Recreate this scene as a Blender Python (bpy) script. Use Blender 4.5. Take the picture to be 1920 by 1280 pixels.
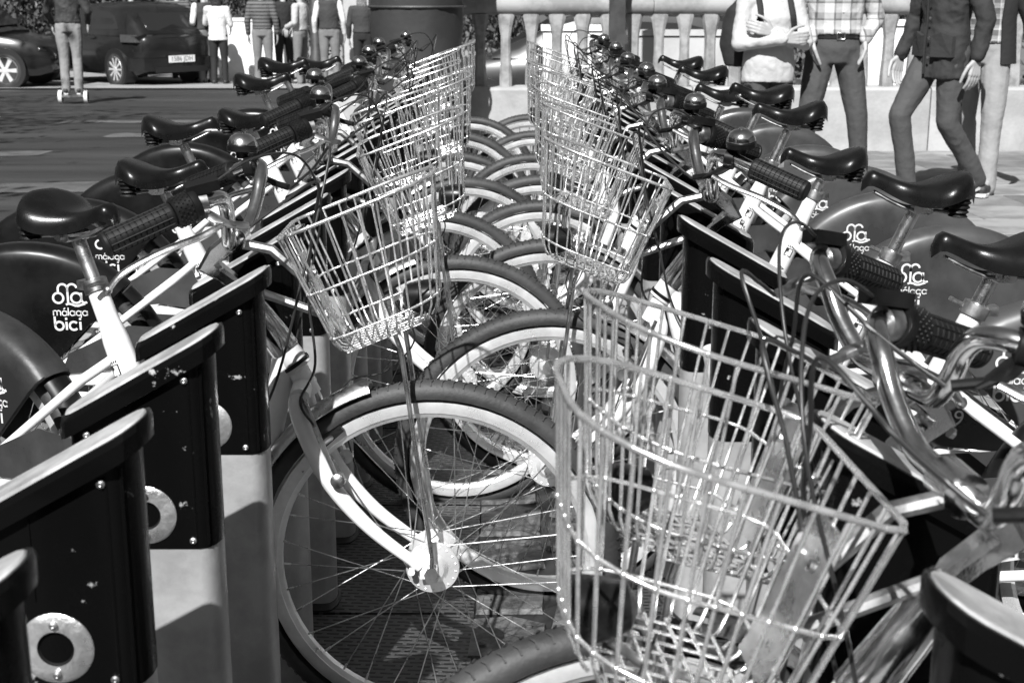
import bpy, bmesh, math, random
from mathutils import Vector, Matrix, Euler, noise
for o in list(bpy.data.objects): bpy.data.objects.remove(o)
S = bpy.context.scene
C = S.collection
R = math.radians
random.seed(7)

# ------------------------------------------------------------------ camera, sky, sun, exposure
cam = bpy.data.cameras.new('camera'); camo = bpy.data.objects.new('camera', cam); C.objects.link(camo)
camo.location = (0, 0, 1.33); camo.rotation_euler = (R(90 - 14.5), 0, 0)
cam.sensor_width = 36; cam.lens = 50; cam.clip_start = .05; cam.clip_end = 400
cam.dof.use_dof = True; cam.dof.focus_distance = 2.9; cam.dof.aperture_fstop = 13
S.camera = camo
SUN_AZ, SUN_EL = 15, 46            # the sun stands behind the camera, a little to its left
w = bpy.data.worlds.new('World'); S.world = w; w.use_nodes = True
nt = w.node_tree; nt.nodes.clear()
sky = nt.nodes.new('ShaderNodeTexSky'); sky.sky_type = 'NISHITA'; sky.sun_disc = False
sky.sun_elevation = R(SUN_EL); sky.sun_rotation = R(180 + SUN_AZ)
bwn = nt.nodes.new('ShaderNodeRGBToBW'); bg = nt.nodes.new('ShaderNodeBackground'); wo = nt.nodes.new('ShaderNodeOutputWorld')
nt.links.new(sky.outputs[0], bwn.inputs[0]); nt.links.new(bwn.outputs[0], bg.inputs[0]); nt.links.new(bg.outputs[0], wo.inputs[0])
bg.inputs[1].default_value = .05
sl = bpy.data.lights.new('sun', 'SUN'); sl.energy = 5.0; sl.angle = R(.53); sl.color = (1, 1, 1)
so = bpy.data.objects.new('sun', sl); C.objects.link(so); so.location = (-5, -8, 12)
sd = Vector((math.sin(R(SUN_AZ)) * math.cos(R(SUN_EL)), math.cos(R(SUN_AZ)) * math.cos(R(SUN_EL)), -math.sin(R(SUN_EL))))
so.rotation_euler = sd.to_track_quat('-Z', 'Y').to_euler()
S.view_settings.view_transform = 'Standard'; S.view_settings.look = 'None'
S.view_settings.exposure = 0.75; S.view_settings.gamma = 1.0
S.render.engine = 'CYCLES'

# ------------------------------------------------------------------ materials (a black and white place: every colour is a grey)
def mat(name, col, rough=.5, metal=0, var=0., vscale=6., bump=0., bscale=60., col2=None, lo=.4, hi=.6, rvar=0., coat=0., spec=None):
    m = bpy.data.materials.new(name); m.use_nodes = True; n = m.node_tree.nodes; L = m.node_tree.links
    b = n['Principled BSDF']
    b.inputs['Base Color'].default_value = (col, col, col, 1); b.inputs['Roughness'].default_value = rough; b.inputs['Metallic'].default_value = metal
    if coat: b.inputs['Coat Weight'].default_value = coat; b.inputs['Coat Roughness'].default_value = .08
    if spec is not None: b.inputs['Specular IOR Level'].default_value = spec
    tc = n.new('ShaderNodeTexCoord'); oi = n.new('ShaderNodeObjectInfo')
    ad = n.new('ShaderNodeVectorMath'); ad.operation = 'ADD'
    mu = n.new('ShaderNodeMath'); mu.operation = 'MULTIPLY'; mu.inputs[1].default_value = 37
    L.new(oi.outputs['Random'], mu.inputs[0]); L.new(tc.outputs['Object'], ad.inputs[0]); L.new(mu.outputs[0], ad.inputs[1])
    if var or col2 is not None or rvar:
        t = n.new('ShaderNodeTexNoise'); t.inputs['Scale'].default_value = vscale; t.inputs['Detail'].default_value = 7; t.inputs['Roughness'].default_value = .65
        L.new(ad.outputs[0], t.inputs['Vector'])
        cr = n.new('ShaderNodeValToRGB'); cr.color_ramp.elements[0].position = lo; cr.color_ramp.elements[1].position = hi
        a = col * (1 - var); c2 = col * (1 + var) if col2 is None else col2
        cr.color_ramp.elements[0].color = (a, a, a, 1); cr.color_ramp.elements[1].color = (c2, c2, c2, 1)
        L.new(t.outputs['Fac'], cr.inputs[0]); L.new(cr.outputs[0], b.inputs['Base Color'])
        if rvar:
            mr = n.new('ShaderNodeMapRange'); mr.inputs['To Min'].default_value = max(.03, rough - rvar); mr.inputs['To Max'].default_value = rough + rvar
            mr.inputs['From Min'].default_value = .3; mr.inputs['From Max'].default_value = .7
            L.new(t.outputs['Fac'], mr.inputs['Value']); L.new(mr.outputs[0], b.inputs['Roughness'])
    if bump:
        t2 = n.new('ShaderNodeTexNoise'); t2.inputs['Scale'].default_value = bscale; t2.inputs['Detail'].default_value = 5
        L.new(ad.outputs[0], t2.inputs['Vector'])
        bp = n.new('ShaderNodeBump'); bp.inputs['Strength'].default_value = bump; bp.inputs['Distance'].default_value = .01
        L.new(t2.outputs['Fac'], bp.inputs['Height']); L.new(bp.outputs[0], b.inputs['Normal'])
    return m
M = {}
M['chrome'] = mat('chrome', .78, .14, 1, .12, 30, .02, 200, rvar=.08)
M['wire'] = mat('basket_wire', .86, .25, .84, .15, 40, rvar=.1)
M['alu'] = mat('aluminium', .66, .3, 1, .15, 25, .05, 300, rvar=.1)
M['dull'] = mat('dull_metal', .4, .42, 1, .25, 30, rvar=.12)
M['rim'] = mat('rim_aluminium', .85, .32, .62, .1, 12, rvar=.1)
M['white'] = mat('white_paint', .74, .32, 0, .07, 9, rvar=.1, coat=.3)
M['whitebar'] = mat('cream_paint', .6, .4, 0, .1, 20)
M['rubber'] = mat('tyre_rubber', .03, .62, 0, .3, 9, .12, 140)
M['blackrub'] = mat('black_rubber', .009, .45, 0, .3, 40, .25, 200, spec=.25)
M['grip'] = mat('grip_rubber', .009, .5, 0, .3, 50, spec=.25)
M['saddle'] = mat('saddle_vinyl', .006, .28, 0, .2, 18, .05, 350, rvar=.05, spec=.3)
M['plastic'] = mat('black_plastic', .007, .35, 0, .3, 20, rvar=.1, spec=.25)
M['cable'] = mat('cable_sleeve', .02, .4)
M['guard_dark'] = mat('guard_black', .007, .3, 0, .4, 5, rvar=.1, spec=.2)
M['guard_grey'] = mat('guard_grey', .042, .34, 0, .25, 5, rvar=.12)
M['decal'] = mat('white_print', .62, .5, 0, .12, 60)
M['ink'] = mat('black_print', .02, .5)
M['guard_mid'] = mat('guard_faded', .026, .42, 0, .35, 4, .04, 120, rvar=.12, spec=.3)
M['lens'] = mat('lamp_lens', .12, .1, 0, 0)
M['sleeve'] = mat('gloss_black_paint', .003, .25, 0, rvar=.08, vscale=22, col2=.3, lo=.655, hi=.69, bump=.03, bscale=80, spec=.07)
M['lidtop'] = mat('worn_lid', .26, .42, .2, 0, 14, .12, 120, col2=.55, lo=.35, hi=.65, rvar=.12)
M['postgrey'] = mat('grey_post_paint', .33, .42, .2, .14, 11, .06, 90, rvar=.1)
M['disc'] = mat('worn_lock_disc', .55, .36, .85, 0, 35, .15, 160, col2=.8, lo=.35, hi=.7, rvar=.12)
M['hole'] = mat('dark_hole', .03, .35, .6)
M['skin'] = mat('skin', .34, .5, 0, .08, 12, .05, 150)
M['hair'] = mat('dark_hair', .025, .45, 0, .5, 40, .4, 120)
M['hairlight'] = mat('fair_hair', .18, .45, 0, .5, 40, .4, 120)
M['glass'] = mat('car_glass', .03, .05, .35, 0)
M['carblack'] = mat('car_paint_dark', .014, .25, .2, .2, 3, coat=.5)
M['cargrey'] = mat('car_paint_charcoal', .03, .25, .3, .2, 3, coat=.8)
M['carplastic'] = mat('car_trim', .012, .5)
M['carrim'] = mat('car_wheel_alloy', .75, .4, .5, .1, 10)
M['lamp'] = mat('tail_lamp', .06, .15, 0, .3, 60)
M['plate'] = mat('number_plate', .75, .4)
M['concrete'] = mat('concrete_wall', .34, .85, 0, .14, 2.2, .35, 30)
M['baluster'] = mat('weathered_baluster', .25, .8, 0, .28, 7, .3, 40)
M['rail'] = mat('weathered_rail', .23, .75, 0, .25, 3, .25, 25)
M['whitewall'] = mat('whitewashed_block', .8, .7, 0, .05, 3)
M['darkpost'] = mat('dark_painted_post', .035, .55, 0, .3, 8, .1, 60)
M['tarp'] = mat('grey_tarpaulin', .028, .6, 0, .15, 2, .5, 9)
M['pillar'] = mat('pale_pillar', .42, .8, 0, .1, 2)
M['leaf'] = mat('hedge_leaf', .05, .55, 0, .5, 20)
M['bark'] = mat('bark', .05, .9, 0, .4, 10, .5, 30)
M['castplate'] = mat('worn_cast_plate', .085, .6, .2, .55, 16, .4, 45)
M['castdark'] = mat('dark_base_metal', .02, .55, .3, .3, 20)
M['joint'] = mat('dark_joint', .05, .9, 0, .3, 10)

def fabric(name, col, col2=None, kind=None, sx=14, sz=14, rough=.85):
    m = mat(name, col, rough, 0, .08, 5, .5, 26); n = m.node_tree.nodes; L = m.node_tree.links; b = n['Principled BSDF']
    if kind:
        tc = n.new('ShaderNodeTexCoord'); sp = n.new('ShaderNodeSeparateXYZ'); L.new(tc.outputs['Object'], sp.inputs[0])
        def band(out, scale, thr, off=0.):
            a = n.new('ShaderNodeMath'); a.operation = 'MULTIPLY_ADD'; a.inputs[1].default_value = scale; a.inputs[2].default_value = off; L.new(out, a.inputs[0])
            f = n.new('ShaderNodeMath'); f.operation = 'FRACT'; L.new(a.outputs[0], f.inputs[0])
            g = n.new('ShaderNodeMath'); g.operation = 'GREATER_THAN'; g.inputs[1].default_value = thr; L.new(f.outputs[0], g.inputs[0]); return g.outputs[0]
        if kind == 'plaid':
            o1 = band(sp.outputs[0], sx, .55); o2 = band(sp.outputs[2], sz, .55); o3 = band(sp.outputs[0], sx, .88, .35); o4 = band(sp.outputs[2], sz, .88, .35)
            def add(a, bb):
                q = n.new('ShaderNodeMath'); q.operation = 'ADD'; L.new(a, q.inputs[0]); L.new(bb, q.inputs[1]); return q.outputs[0]
            fac = add(add(o1, o2), add(o3, o4)); sc = .34
        else:
            fac = band(sp.outputs[2], sz, .6); sc = 1.
        mr = n.new('ShaderNodeMapRange'); mr.inputs['To Min'].default_value = col; mr.inputs['To Max'].default_value = col2; mr.inputs['From Max'].default_value = 1 / sc
        L.new(fac, mr.inputs['Value']); L.new(mr.outputs[0], b.inputs['Base Color'])
    return m
M['denim'] = fabric('denim', .055); M['denimlight'] = fabric('faded_denim', .16); M['chino'] = fabric('grey_chino', .24)
M['blackcloth'] = fabric('black_cloth', .014); M['parka'] = fabric('dark_parka', .02); M['leather'] = mat('brown_leather', .05, .4, 0, .3, 12, .4, 25)
M['whitecloth'] = fabric('white_cloth', .6); M['hoodie'] = fabric('pale_hoodie', .42); M['greycloth'] = fabric('grey_cloth', .3)
M['plaid'] = fabric('plaid_shirt', .5, .1, 'plaid', 9, 9); M['plaid2'] = fabric('small_check_shirt', .1, .42, 'plaid', 14, 14)
M['stripe'] = fabric('quilted_jacket', .12, .03, 'stripe', 1, 16); M['vest'] = fabric('charcoal_vest', .035)
M['shoe'] = mat('dark_shoe', .03, .6, 0, .3, 30, .3, 150); M['sole'] = mat('white_sole', .7, .6); M['belt'] = mat('leather_belt', .015, .35)

# ------------------------------------------------------------------ mesh building
def frame_of(d):
    d = d.normalized(); up = Vector((0, 0, 1)) if abs(d.z) < .95 else Vector((1, 0, 0))
    a = d.cross(up).normalized(); return a, a.cross(d).normalized()
class MB:
    def __init__(s): s.v = []; s.f = []; s.mi = []
    def add(s, vs, fs, mi=0):
        o = len(s.v); s.v += [tuple(p) for p in vs]; s.f += [tuple(i + o for i in f) for f in fs]; s.mi += [mi] * len(fs); return s
    def tube(s, pts, r, n=8, closed=False, cap=True, mi=0, flat=1.):
        pts = [Vector(p) for p in pts]; N = len(pts); rr = r if isinstance(r, (list, tuple)) else [r] * N
        vs = []; prev = None
        for i, p in enumerate(pts):
            d = (pts[(i + 1) % N] - pts[i - 1]) if closed else (pts[min(i + 1, N - 1)] - pts[max(i - 1, 0)])
            if d.length < 1e-9: d = Vector((0, 0, 1))
            d.normalize()
            if prev is None: a, b = frame_of(d)
            else:
                a = (prev - d * prev.dot(d))
                a = a.normalized() if a.length > 1e-6 else frame_of(d)[0]
                b = a.cross(d).normalized() * 1.0
            prev = a
            for k in range(n):
                t = 2 * math.pi * k / n; vs.append(p + a * math.cos(t) * rr[i] + b * math.sin(t) * rr[i] * flat)
        fs = []
        for i in range(N if closed else N - 1):
            j = (i + 1) % N
            for k in range(n):
                k2 = (k + 1) % n; fs.append((i * n + k, i * n + k2, j * n + k2, j * n + k))
        if not closed and cap: fs.append(tuple(range(n - 1, -1, -1))); fs.append(tuple((N - 1) * n + k for k in range(n)))
        return s.add(vs, fs, mi)
    def box(s, c, sz, rot=None, mi=0):
        c = Vector(c); q = rot.to_matrix() if rot is not None else None; vs = []
        for x in (-.5, .5):
            for y in (-.5, .5):
                for z in (-.5, .5):
                    p = Vector((x * sz[0], y * sz[1], z * sz[2])); vs.append(c + (q @ p if q else p))
        return s.add(vs, [(0, 1, 3, 2), (4, 6, 7, 5), (0, 4, 5, 1), (2, 3, 7, 6), (0, 2, 6, 4), (1, 5, 7, 3)], mi)
    def lathe(s, prof, n, c=(0, 0, 0), ax=(0, 0, 1), a0=0, a1=2 * math.pi, mi=0, cap=True):
        c = Vector(c); ax = Vector(ax).normalized(); a, b = frame_of(ax); full = abs(a1 - a0 - 2 * math.pi) < 1e-6; m = n if full else n + 1; vs = []
        for i in range(m):
            t = a0 + (a1 - a0) * i / n
            for r, h in prof: vs.append(c + ax * h + (a * math.cos(t) + b * math.sin(t)) * r)
        k = len(prof); fs = []
        for i in range(n):
            j = (i + 1) % m
            for q in range(k - 1): fs.append((i * k + q, j * k + q, j * k + q + 1, i * k + q + 1))
        if cap and full:
            if prof[0][0] > 1e-5: fs.append(tuple(i * k for i in range(m)))
            if prof[-1][0] > 1e-5: fs.append(tuple(i * k + k - 1 for i in range(m - 1, -1, -1)))
        return s.add(vs, fs, mi)
    def loft(s, rings, cap=True, closed=True, mi=0):
        n = len(rings[0]); vs = [p for r in rings for p in r]; fs = []
        for i in range(len(rings) - 1):
            for k in range(n if closed else n - 1):
                k2 = (k + 1) % n; fs.append((i * n + k, i * n + k2, (i + 1) * n + k2, (i + 1) * n + k))
        if cap: fs.append(tuple(range(n - 1, -1, -1))); fs.append(tuple((len(rings) - 1) * n + k for k in range(n)))
        return s.add(vs, fs, mi)
    def prism(s, poly, y0, y1, mi=0):      # a polygon in x,z pushed along y
        n = len(poly); vs = [(x, y0, z) for x, z in poly] + [(x, y1, z) for x, z in poly]
        fs = [tuple(range(n)), tuple(range(2 * n - 1, n - 1, -1))] + [(i, i + n, (i + 1) % n + n, (i + 1) % n) for i in range(n)]
        return s.add(vs, fs, mi)
    def sphere(s, c, r, n=12, sc=(1, 1, 1), mi=0):
        c = Vector(c); prof = [(math.sin(math.pi * i / n) * r, -math.cos(math.pi * i / n) * r) for i in range(n + 1)]
        o = len(s.v); s.lathe(prof, n * 2, (0, 0, 0), (0, 0, 1), mi=mi, cap=False)
        s.v[o:] = [(c.x + p[0] * sc[0], c.y + p[1] * sc[1], c.z + p[2] * sc[2]) for p in s.v[o:]]
        return s
    def mesh(s, name, mats, angle=35, smooth=True):
        me = bpy.data.meshes.new(name); me.from_pydata(s.v, [], s.f)
        ms = mats if isinstance(mats, (list, tuple)) else [mats]
        for m in ms: me.materials.append(M[m] if isinstance(m, str) else m)
        if len(ms) > 1: me.polygons.foreach_set('material_index', s.mi)
        bm = bmesh.new(); bm.from_mesh(me); bmesh.ops.recalc_face_normals(bm, faces=bm.faces); bm.to_mesh(me); bm.free()
        if smooth: me.polygons.foreach_set('use_smooth', [True] * len(me.polygons)); me.set_sharp_from_angle(angle=R(angle))
        me.update(); return me
def link(name, me, parent=None, loc=None, rz=None):
    o = bpy.data.objects.new(name, me); C.objects.link(o)
    if parent: o.parent = parent
    if loc: o.location = loc
    if rz is not None: o.rotation_euler = (0, 0, rz)
    return o
def tag(o, label, cat, group=None):
    o['label'] = label; o['category'] = cat
    if group: o['group'] = group
    return o
def empty(name, label, cat, loc=(0, 0, 0), rz=0, group=None):
    o = bpy.data.objects.new(name, None); C.objects.link(o); o.location = loc; o.rotation_euler = (0, 0, rz); o.empty_display_size = .1
    return tag(o, label, cat, group)
def struct(name, me): o = link(name, me); o['kind'] = 'structure'; return o
def bez(pts, n=10):                         # Catmull-Rom through points
    P = [Vector(p) for p in pts]; P = [P[0] * 2 - P[1]] + P + [P[-1] * 2 - P[-2]]; out = []
    for i in range(1, len(P) - 2):
        for k in range(n):
            t = k / n; a, b, c, d = P[i - 1:i + 3]
            out.append(.5 * ((2 * b) + (c - a) * t + (2 * a - 5 * b + 4 * c - d) * t * t + (3 * b - a - 3 * c + d) * t ** 3))
    return out + [P[-2]]
def text_mesh(s, size, name='text'):
    cu = bpy.data.curves.new(name, 'FONT'); cu.body = s; cu.size = size; cu.align_x = 'CENTER'; cu.align_y = 'CENTER'; cu.resolution_u = 3
    o = bpy.data.objects.new(name, cu); C.objects.link(o); bpy.context.view_layer.update()
    me = bpy.data.meshes.new_from_object(o.evaluated_get(bpy.context.evaluated_depsgraph_get()))
    bpy.data.objects.remove(o); bpy.data.curves.remove(cu); return me
def map_mesh(me, fn, material):
    m2 = me.copy()
    for v in m2.vertices: v.co = fn(v.co.x, v.co.y)
    m2.materials.clear(); m2.materials.append(M[material]); return m2

# ------------------------------------------------------------------ ground
SL0, SLK = 5.0, .03
def gz(y): return 0. if y < SL0 else -SLK * (y - SL0)
def strip_mesh(x0, x1, ys, dz, name, m):
    b = MB()
    for i in range(len(ys) - 1): b.add([(x0, ys[i], gz(ys[i]) + dz), (x1, ys[i], gz(ys[i]) + dz), (x1, ys[i + 1], gz(ys[i + 1]) + dz), (x0, ys[i + 1], gz(ys[i + 1]) + dz)], [(0, 1, 2, 3)])
    return b.mesh(name, m, smooth=False)
def ground_mat(name, a, b2, sc, bump=.4, stretch=(1, 1, 1), rough=.85):
    m = mat(name, a, rough); n = m.node_tree.nodes; L = m.node_tree.links; b = n['Principled BSDF']
    tc = n.new('ShaderNodeTexCoord'); mp = n.new('ShaderNodeMapping'); mp.inputs['Scale'].default_value = stretch; L.new(tc.outputs['Object'], mp.inputs[0])
    t = n.new('ShaderNodeTexNoise'); t.inputs['Scale'].default_value = sc; t.inputs['Detail'].default_value = 9; t.inputs['Roughness'].default_value = .7; L.new(mp.outputs[0], t.inputs['Vector'])
    cr = n.new('ShaderNodeValToRGB'); cr.color_ramp.elements[0].position = .32; cr.color_ramp.elements[1].position = .68
    cr.color_ramp.elements[0].color = (a, a, a, 1); cr.color_ramp.elements[1].color = (b2, b2, b2, 1); L.new(t.outputs['Fac'], cr.inputs[0]); L.new(cr.outputs[0], b.inputs['Base Color'])
    t2 = n.new('ShaderNodeTexNoise'); t2.inputs['Scale'].default_value = 120; L.new(tc.outputs['Object'], t2.inputs['Vector'])
    bp = n.new('ShaderNodeBump'); bp.inputs['Strength'].default_value = bump; bp.inputs['Distance'].default_value = .01; L.new(t2.outputs['Fac'], bp.inputs['Height']); L.new(bp.outputs[0], b.inputs['Normal'])
    return m
M['ground'] = ground_mat('ground_concrete', .09, .16, 1.2)
M['asphalt'] = ground_mat('asphalt', .01, .05, 1.1, .5, (.25, 1.6, 1), .7)
M['paint'] = ground_mat('road_paint', .05, .13, 3.5, .4)
M['paving'] = ground_mat('pale_paving', .2, .32, 1.4, .3, (.5, 1.5, 1))
struct('ground', strip_mesh(-160, 160, [-30, SL0, 200], -.012, 'ground', 'ground'))
struct('road', strip_mesh(-60, -1.9, [-2, SL0, 24.6], -.006, 'road', 'asphalt'))
struct('pavement', strip_mesh(-60, -1.0, [24.6, 60], .02, 'pavement', 'paving'))
# pale painted bands and worn patches on the road
for x0, x1, y0, y1 in ((-9., -2.6, 9.5, 10.1), (-9., -3.4, 8.4, 8.9), (-8, -2.2, 7.0, 7.55), (-8, -2.4, 5.6, 6.2), (-10, -4.2, 12.2, 12.7), (-4.2, -2.6, 14.6, 15.1), (-5.3, -3.2, 16.6, 17.0)):
    b = MB(); n = 14; vs = []
    for i in range(n + 1):
        x = x0 + (x1 - x0) * i / n; a = random.uniform(-.06, .06); c = random.uniform(-.06, .06); k = .07 * (x - x0)
        vs += [(x, y0 + a + k, gz(y0 + a + k) - .002), (x, y1 + c + k, gz(y1 + c + k) - .002)]
    b.add(vs, [(2 * i, 2 * i + 2, 2 * i + 3, 2 * i + 1) for i in range(n)])
    struct('road_marking', b.mesh('road_marking', 'paint', smooth=False))
# paving slabs of the walkway on the right, each its own slab
pav = struct('walkway', strip_mesh(1.35, 60, [-2, SL0, 22], -.008, 'walkway', 'joint'))
slabs = []
for k in range(3):
    b = MB(); b.add([(-.495, -.295, 0), (.495, -.295, 0), (.495, .295, 0), (-.495, .295, 0), (-.487, -.287, .006), (.487, -.287, .006), (.487, .287, .006), (-.487, .287, .006)],
                    [(4, 5, 6, 7), (0, 1, 5, 4), (1, 2, 6, 5), (2, 3, 7, 6), (3, 0, 4, 7)]); slabs.append(b.mesh('paving_slab', mat('paving_stone', (.14, .18, .22)[k], .8, 0, .25, 3, .3, 60), smooth=False))
ns = 0
for j in range(26):
    y = 1.0 + .6 * j
    for i in range(16):
        x = 1.86 + i * 1.0 + (.5 if j % 2 else 0)
        if abs(x) > .36 * y + 1.2 or ns >= 295: continue
        o = link('paving_slab', random.choice(slabs), pav, (x, y, gz(y) - .007)); o.rotation_euler = (-math.atan(SLK) if y > SL0 else 0, 0, 0); ns += 1

# ------------------------------------------------------------------ bicycle dock: floor plates
def tread_mat():
    m = mat('tread_plate', .022, .5, .3); n = m.node_tree.nodes; L = m.node_tree.links; b = n['Principled BSDF']
    tc = n.new('ShaderNodeTexCoord'); mp = n.new('ShaderNodeMapping'); mp.inputs['Rotation'].default_value = (0, 0, R(4)); L.new(tc.outputs['Object'], mp.inputs[0])
    br = n.new('ShaderNodeTexBrick'); br.inputs['Scale'].default_value = 1; br.inputs['Brick Width'].default_value = .034; br.inputs['Row Height'].default_value = .016
    br.inputs['Mortar Size'].default_value = .0052; br.inputs['Mortar Smooth'].default_value = .3
    br.inputs['Color1'].default_value = (.0, .0, .0, 1); br.inputs['Color2'].default_value = (.0, .0, .0, 1); br.inputs['Mortar'].default_value = (1, 1, 1, 1); L.new(mp.outputs[0], br.inputs[0])
    mr = n.new('ShaderNodeMapRange'); mr.inputs['To Min'].default_value = .008; mr.inputs['To Max'].default_value = .06; L.new(br.outputs[0], mr.inputs['Value']); L.new(mr.outputs[0], b.inputs['Base Color'])
    bp = n.new('ShaderNodeBump'); bp.inputs['Strength'].default_value = .9; bp.inputs['Distance'].default_value = .004; L.new(br.outputs[0], bp.inputs['Height']); L.new(bp.outputs[0], b.inputs['Normal'])
    return m
M['tread'] = tread_mat()
base = struct('dock_base', MB().box((0, 4.4, .008), (2.0, 8.4, .02)).mesh('dock_base', 'castdark', smooth=False))
tp = MB().box((0, 0, 0), (.50, .62, .008)).mesh('tread_plate', 'tread', smooth=False)
for i in range(13):
    for x in (-.33, .40): link('tread_plate', tp, base, (x, .55 + i * .63, .0225))
cp = []
for k in range(3):
    b = MB(); random.seed(40 + k); q = [(-.075 + random.uniform(-.008, .008), -.1), (.07, -.085 + random.uniform(-.01, .01)), (.075, .06), (.0, .1 + random.uniform(-.01, .005)), (-.08, .075)]
    vs = [(x, y, 0) for x, y in q] + [(x * .96, y * .96, .009 + .002 * random.random()) for x, y in q]
    b.add(vs, [(5, 6, 7, 8, 9)] + [(i, (i + 1) % 5, (i + 1) % 5 + 5, i + 5) for i in range(5)])
    b.lathe([(.009, .006), (.009, .016), (.004, .019)], 8, (-.05, -.05, 0)); b.lathe([(.008, .006), (.008, .014), (.004, .017)], 8, (.04, .04, 0)); cp.append(b.mesh('rail_plate', 'castplate', 25))
random.seed(11)
for i in range(38):
    for k, x in enumerate((-.0, .085 + .02)):
        o = link('rail_plate', cp[(i + k) % 3], base, (x * 1.6 - .005 + random.uniform(-.006, .006), .5 + i * .215 + k * .09, .0186)); o.rotation_euler = (0, 0, random.uniform(-.12, .12) + (math.pi if k else 0))

# ------------------------------------------------------------------ docking posts
def stadium(x0, x1, hw, n=7):
    p = []
    for i in range(n + 1): t = -math.pi / 2 + math.pi * i / n; p.append((x1 - hw * .55 + hw * .55 * math.cos(t), hw * math.sin(t)))
    for i in range(n + 1): t = math.pi / 2 + math.pi * i / n; p.append((x0 + hw * .55 + hw * .55 * math.cos(t), hw * math.sin(t)))
    return p
ORD = 'last second third fourth fifth sixth seventh eighth ninth tenth eleventh twelfth thirteenth fourteenth fifteenth sixteenth seventeenth'.split(); ORD[0] = 'first'
PW, PT = .185, .042                                  # post width along x, half thickness; inner edge at x = 0, body towards -x
ZI, SLP = .870, .56                                  # height at inner edge, slope of the lid
def ztop(x): return ZI + SLP * x
ol = stadium(-PW, 0, PT)
post_body = MB().loft([[(x * .985 - .001, y * .975, z) for x, y in ol] for z in (0.018, .2, .4, .64)], cap=True).mesh('post_body', 'postgrey', 40)
b = MB(); b.loft([[(x, y, .622) for x, y in ol], [(x, y, ztop(x)) for x, y in ol]])
for xx in (-.012, -.026): b.tube([(xx, -PT - .0005 + (.006 if xx > -.02 else .001), .626), (xx, -PT - .0005 + (.006 if xx > -.02 else .001), ztop(xx) - .004)], .0022, 6)
b.tube([(-.105, -PT - .0004, .72), (-.105, -PT - .0004, ztop(-.105) - .004)], .0012, 5)
post_sleeve = b.mesh('post_sleeve', 'sleeve', 40)
lo2 = stadium(-PW - .012, .012, PT + .010)
def lz(x): return ztop(x) + .002
b = MB(); b.loft([[(x, y, lz(x)) for x, y in lo2], [(x, y, lz(x) + .02) for x, y in lo2], [(x * .985 - .0015, y * .86, lz(x) + .0265) for x, y in lo2], [(-.09 + (x + .09) * .9, y * .6, lz(-.09 + (x + .09) * .9) + .0285) for x, y in lo2]])
post_lid = b.mesh('post_lid', 'sleeve', 30)
b = MB(); b.loft([[(-.09 + (x + .09) * .955, y * .80, lz(-.09 + (x + .09) * .955) + .0262) for x, y in lo2], [(-.09 + (x + .09) * .93, y * .7, lz(-.09 + (x + .09) * .93) + .0305) for x, y in lo2]]); lid_top = b.mesh('lid_top', 'lidtop', 30)
lock = MB().lathe([(.016, -.002), (.019, .003), (.036, .003), (.0385, .001), (.0385, -.004)], 36, (-.088, -PT, .668), (0, -1, 0), cap=False).mesh('lock_disc', 'disc', 40)
hole = MB().lathe([(.0001, -.012), (.012, -.010), (.0165, -.001), (.0185, .0032)], 24, (-.088, -PT - .0002, .668), (0, -1, 0), cap=False).mesh('lock_hole', 'hole', 60)
b = MB()
bolt = MB().lathe([(.0045, 0), (.0045, .003), (.002, .0042), (.0001, .003)], 12, (0, 0, 0), (0, -1, 0)).mesh('bolt', 'dull')
plinth = MB().loft([[(x * 1.08 + .006, y * 1.5, .017) for x, y in ol], [(x * 1.08 + .006, y * 1.5, .03) for x, y in ol], [(x * 1.03, y * 1.15, .036) for x, y in ol]]).mesh('foot_plate', 'castdark', 30)
def post(x, y, side, k):                                # side 1: row on the street side, -1: row on the walkway side
    o_ = ('%s docking post from the balustrade end, ' % ORD[k]) + ('street side row, black head with metal lock disc' if side == 1 else 'walkway side row, plain black head')
    t = empty('docking_post', o_, 'docking post', (x, y, 0), 0 if side == 1 else math.pi, 'docking posts of the street side row' if side == 1 else 'docking posts of the walkway side row')
    link('post_body', post_body, t); sv = link('post_sleeve', post_sleeve, t); ld = link('post_lid', post_lid, t); link('lid_top', lid_top, ld); link('foot_plate', plinth, t)
    for bx_, bz_ in ((-.03, .634), (-.155, .634), (-.03, .845), (-.155, .775)): link('bolt', bolt, sv, (bx_, -PT - .0006, bz_))
    d = link('lock_disc', lock, t); link('lock_hole', hole, d)
    for dx, dz in ((0, .027), (0, -.028)): link('bolt', bolt, d, (-.088 + dx, -PT - .003, .668 + dz))
for k in range(17): post(-.374, .995 + .366 * k, 1, 16 - k)
for k in range(16): post(.312, .955 + .40 * k, -1, 15 - k)

# ------------------------------------------------------------------ the hire bicycle (forward +x, left +y, origin on the ground under the front hub)
WR = .33; RX = -1.06
def circ(r, n, c=(0, 0), y=0): return [(c[0] + r * math.cos(2 * math.pi * i / n), y, c[1] + r * math.sin(2 * math.pi * i / n)) for i in range(n)]
BK = {}                                              # part meshes shared by every bicycle
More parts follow.
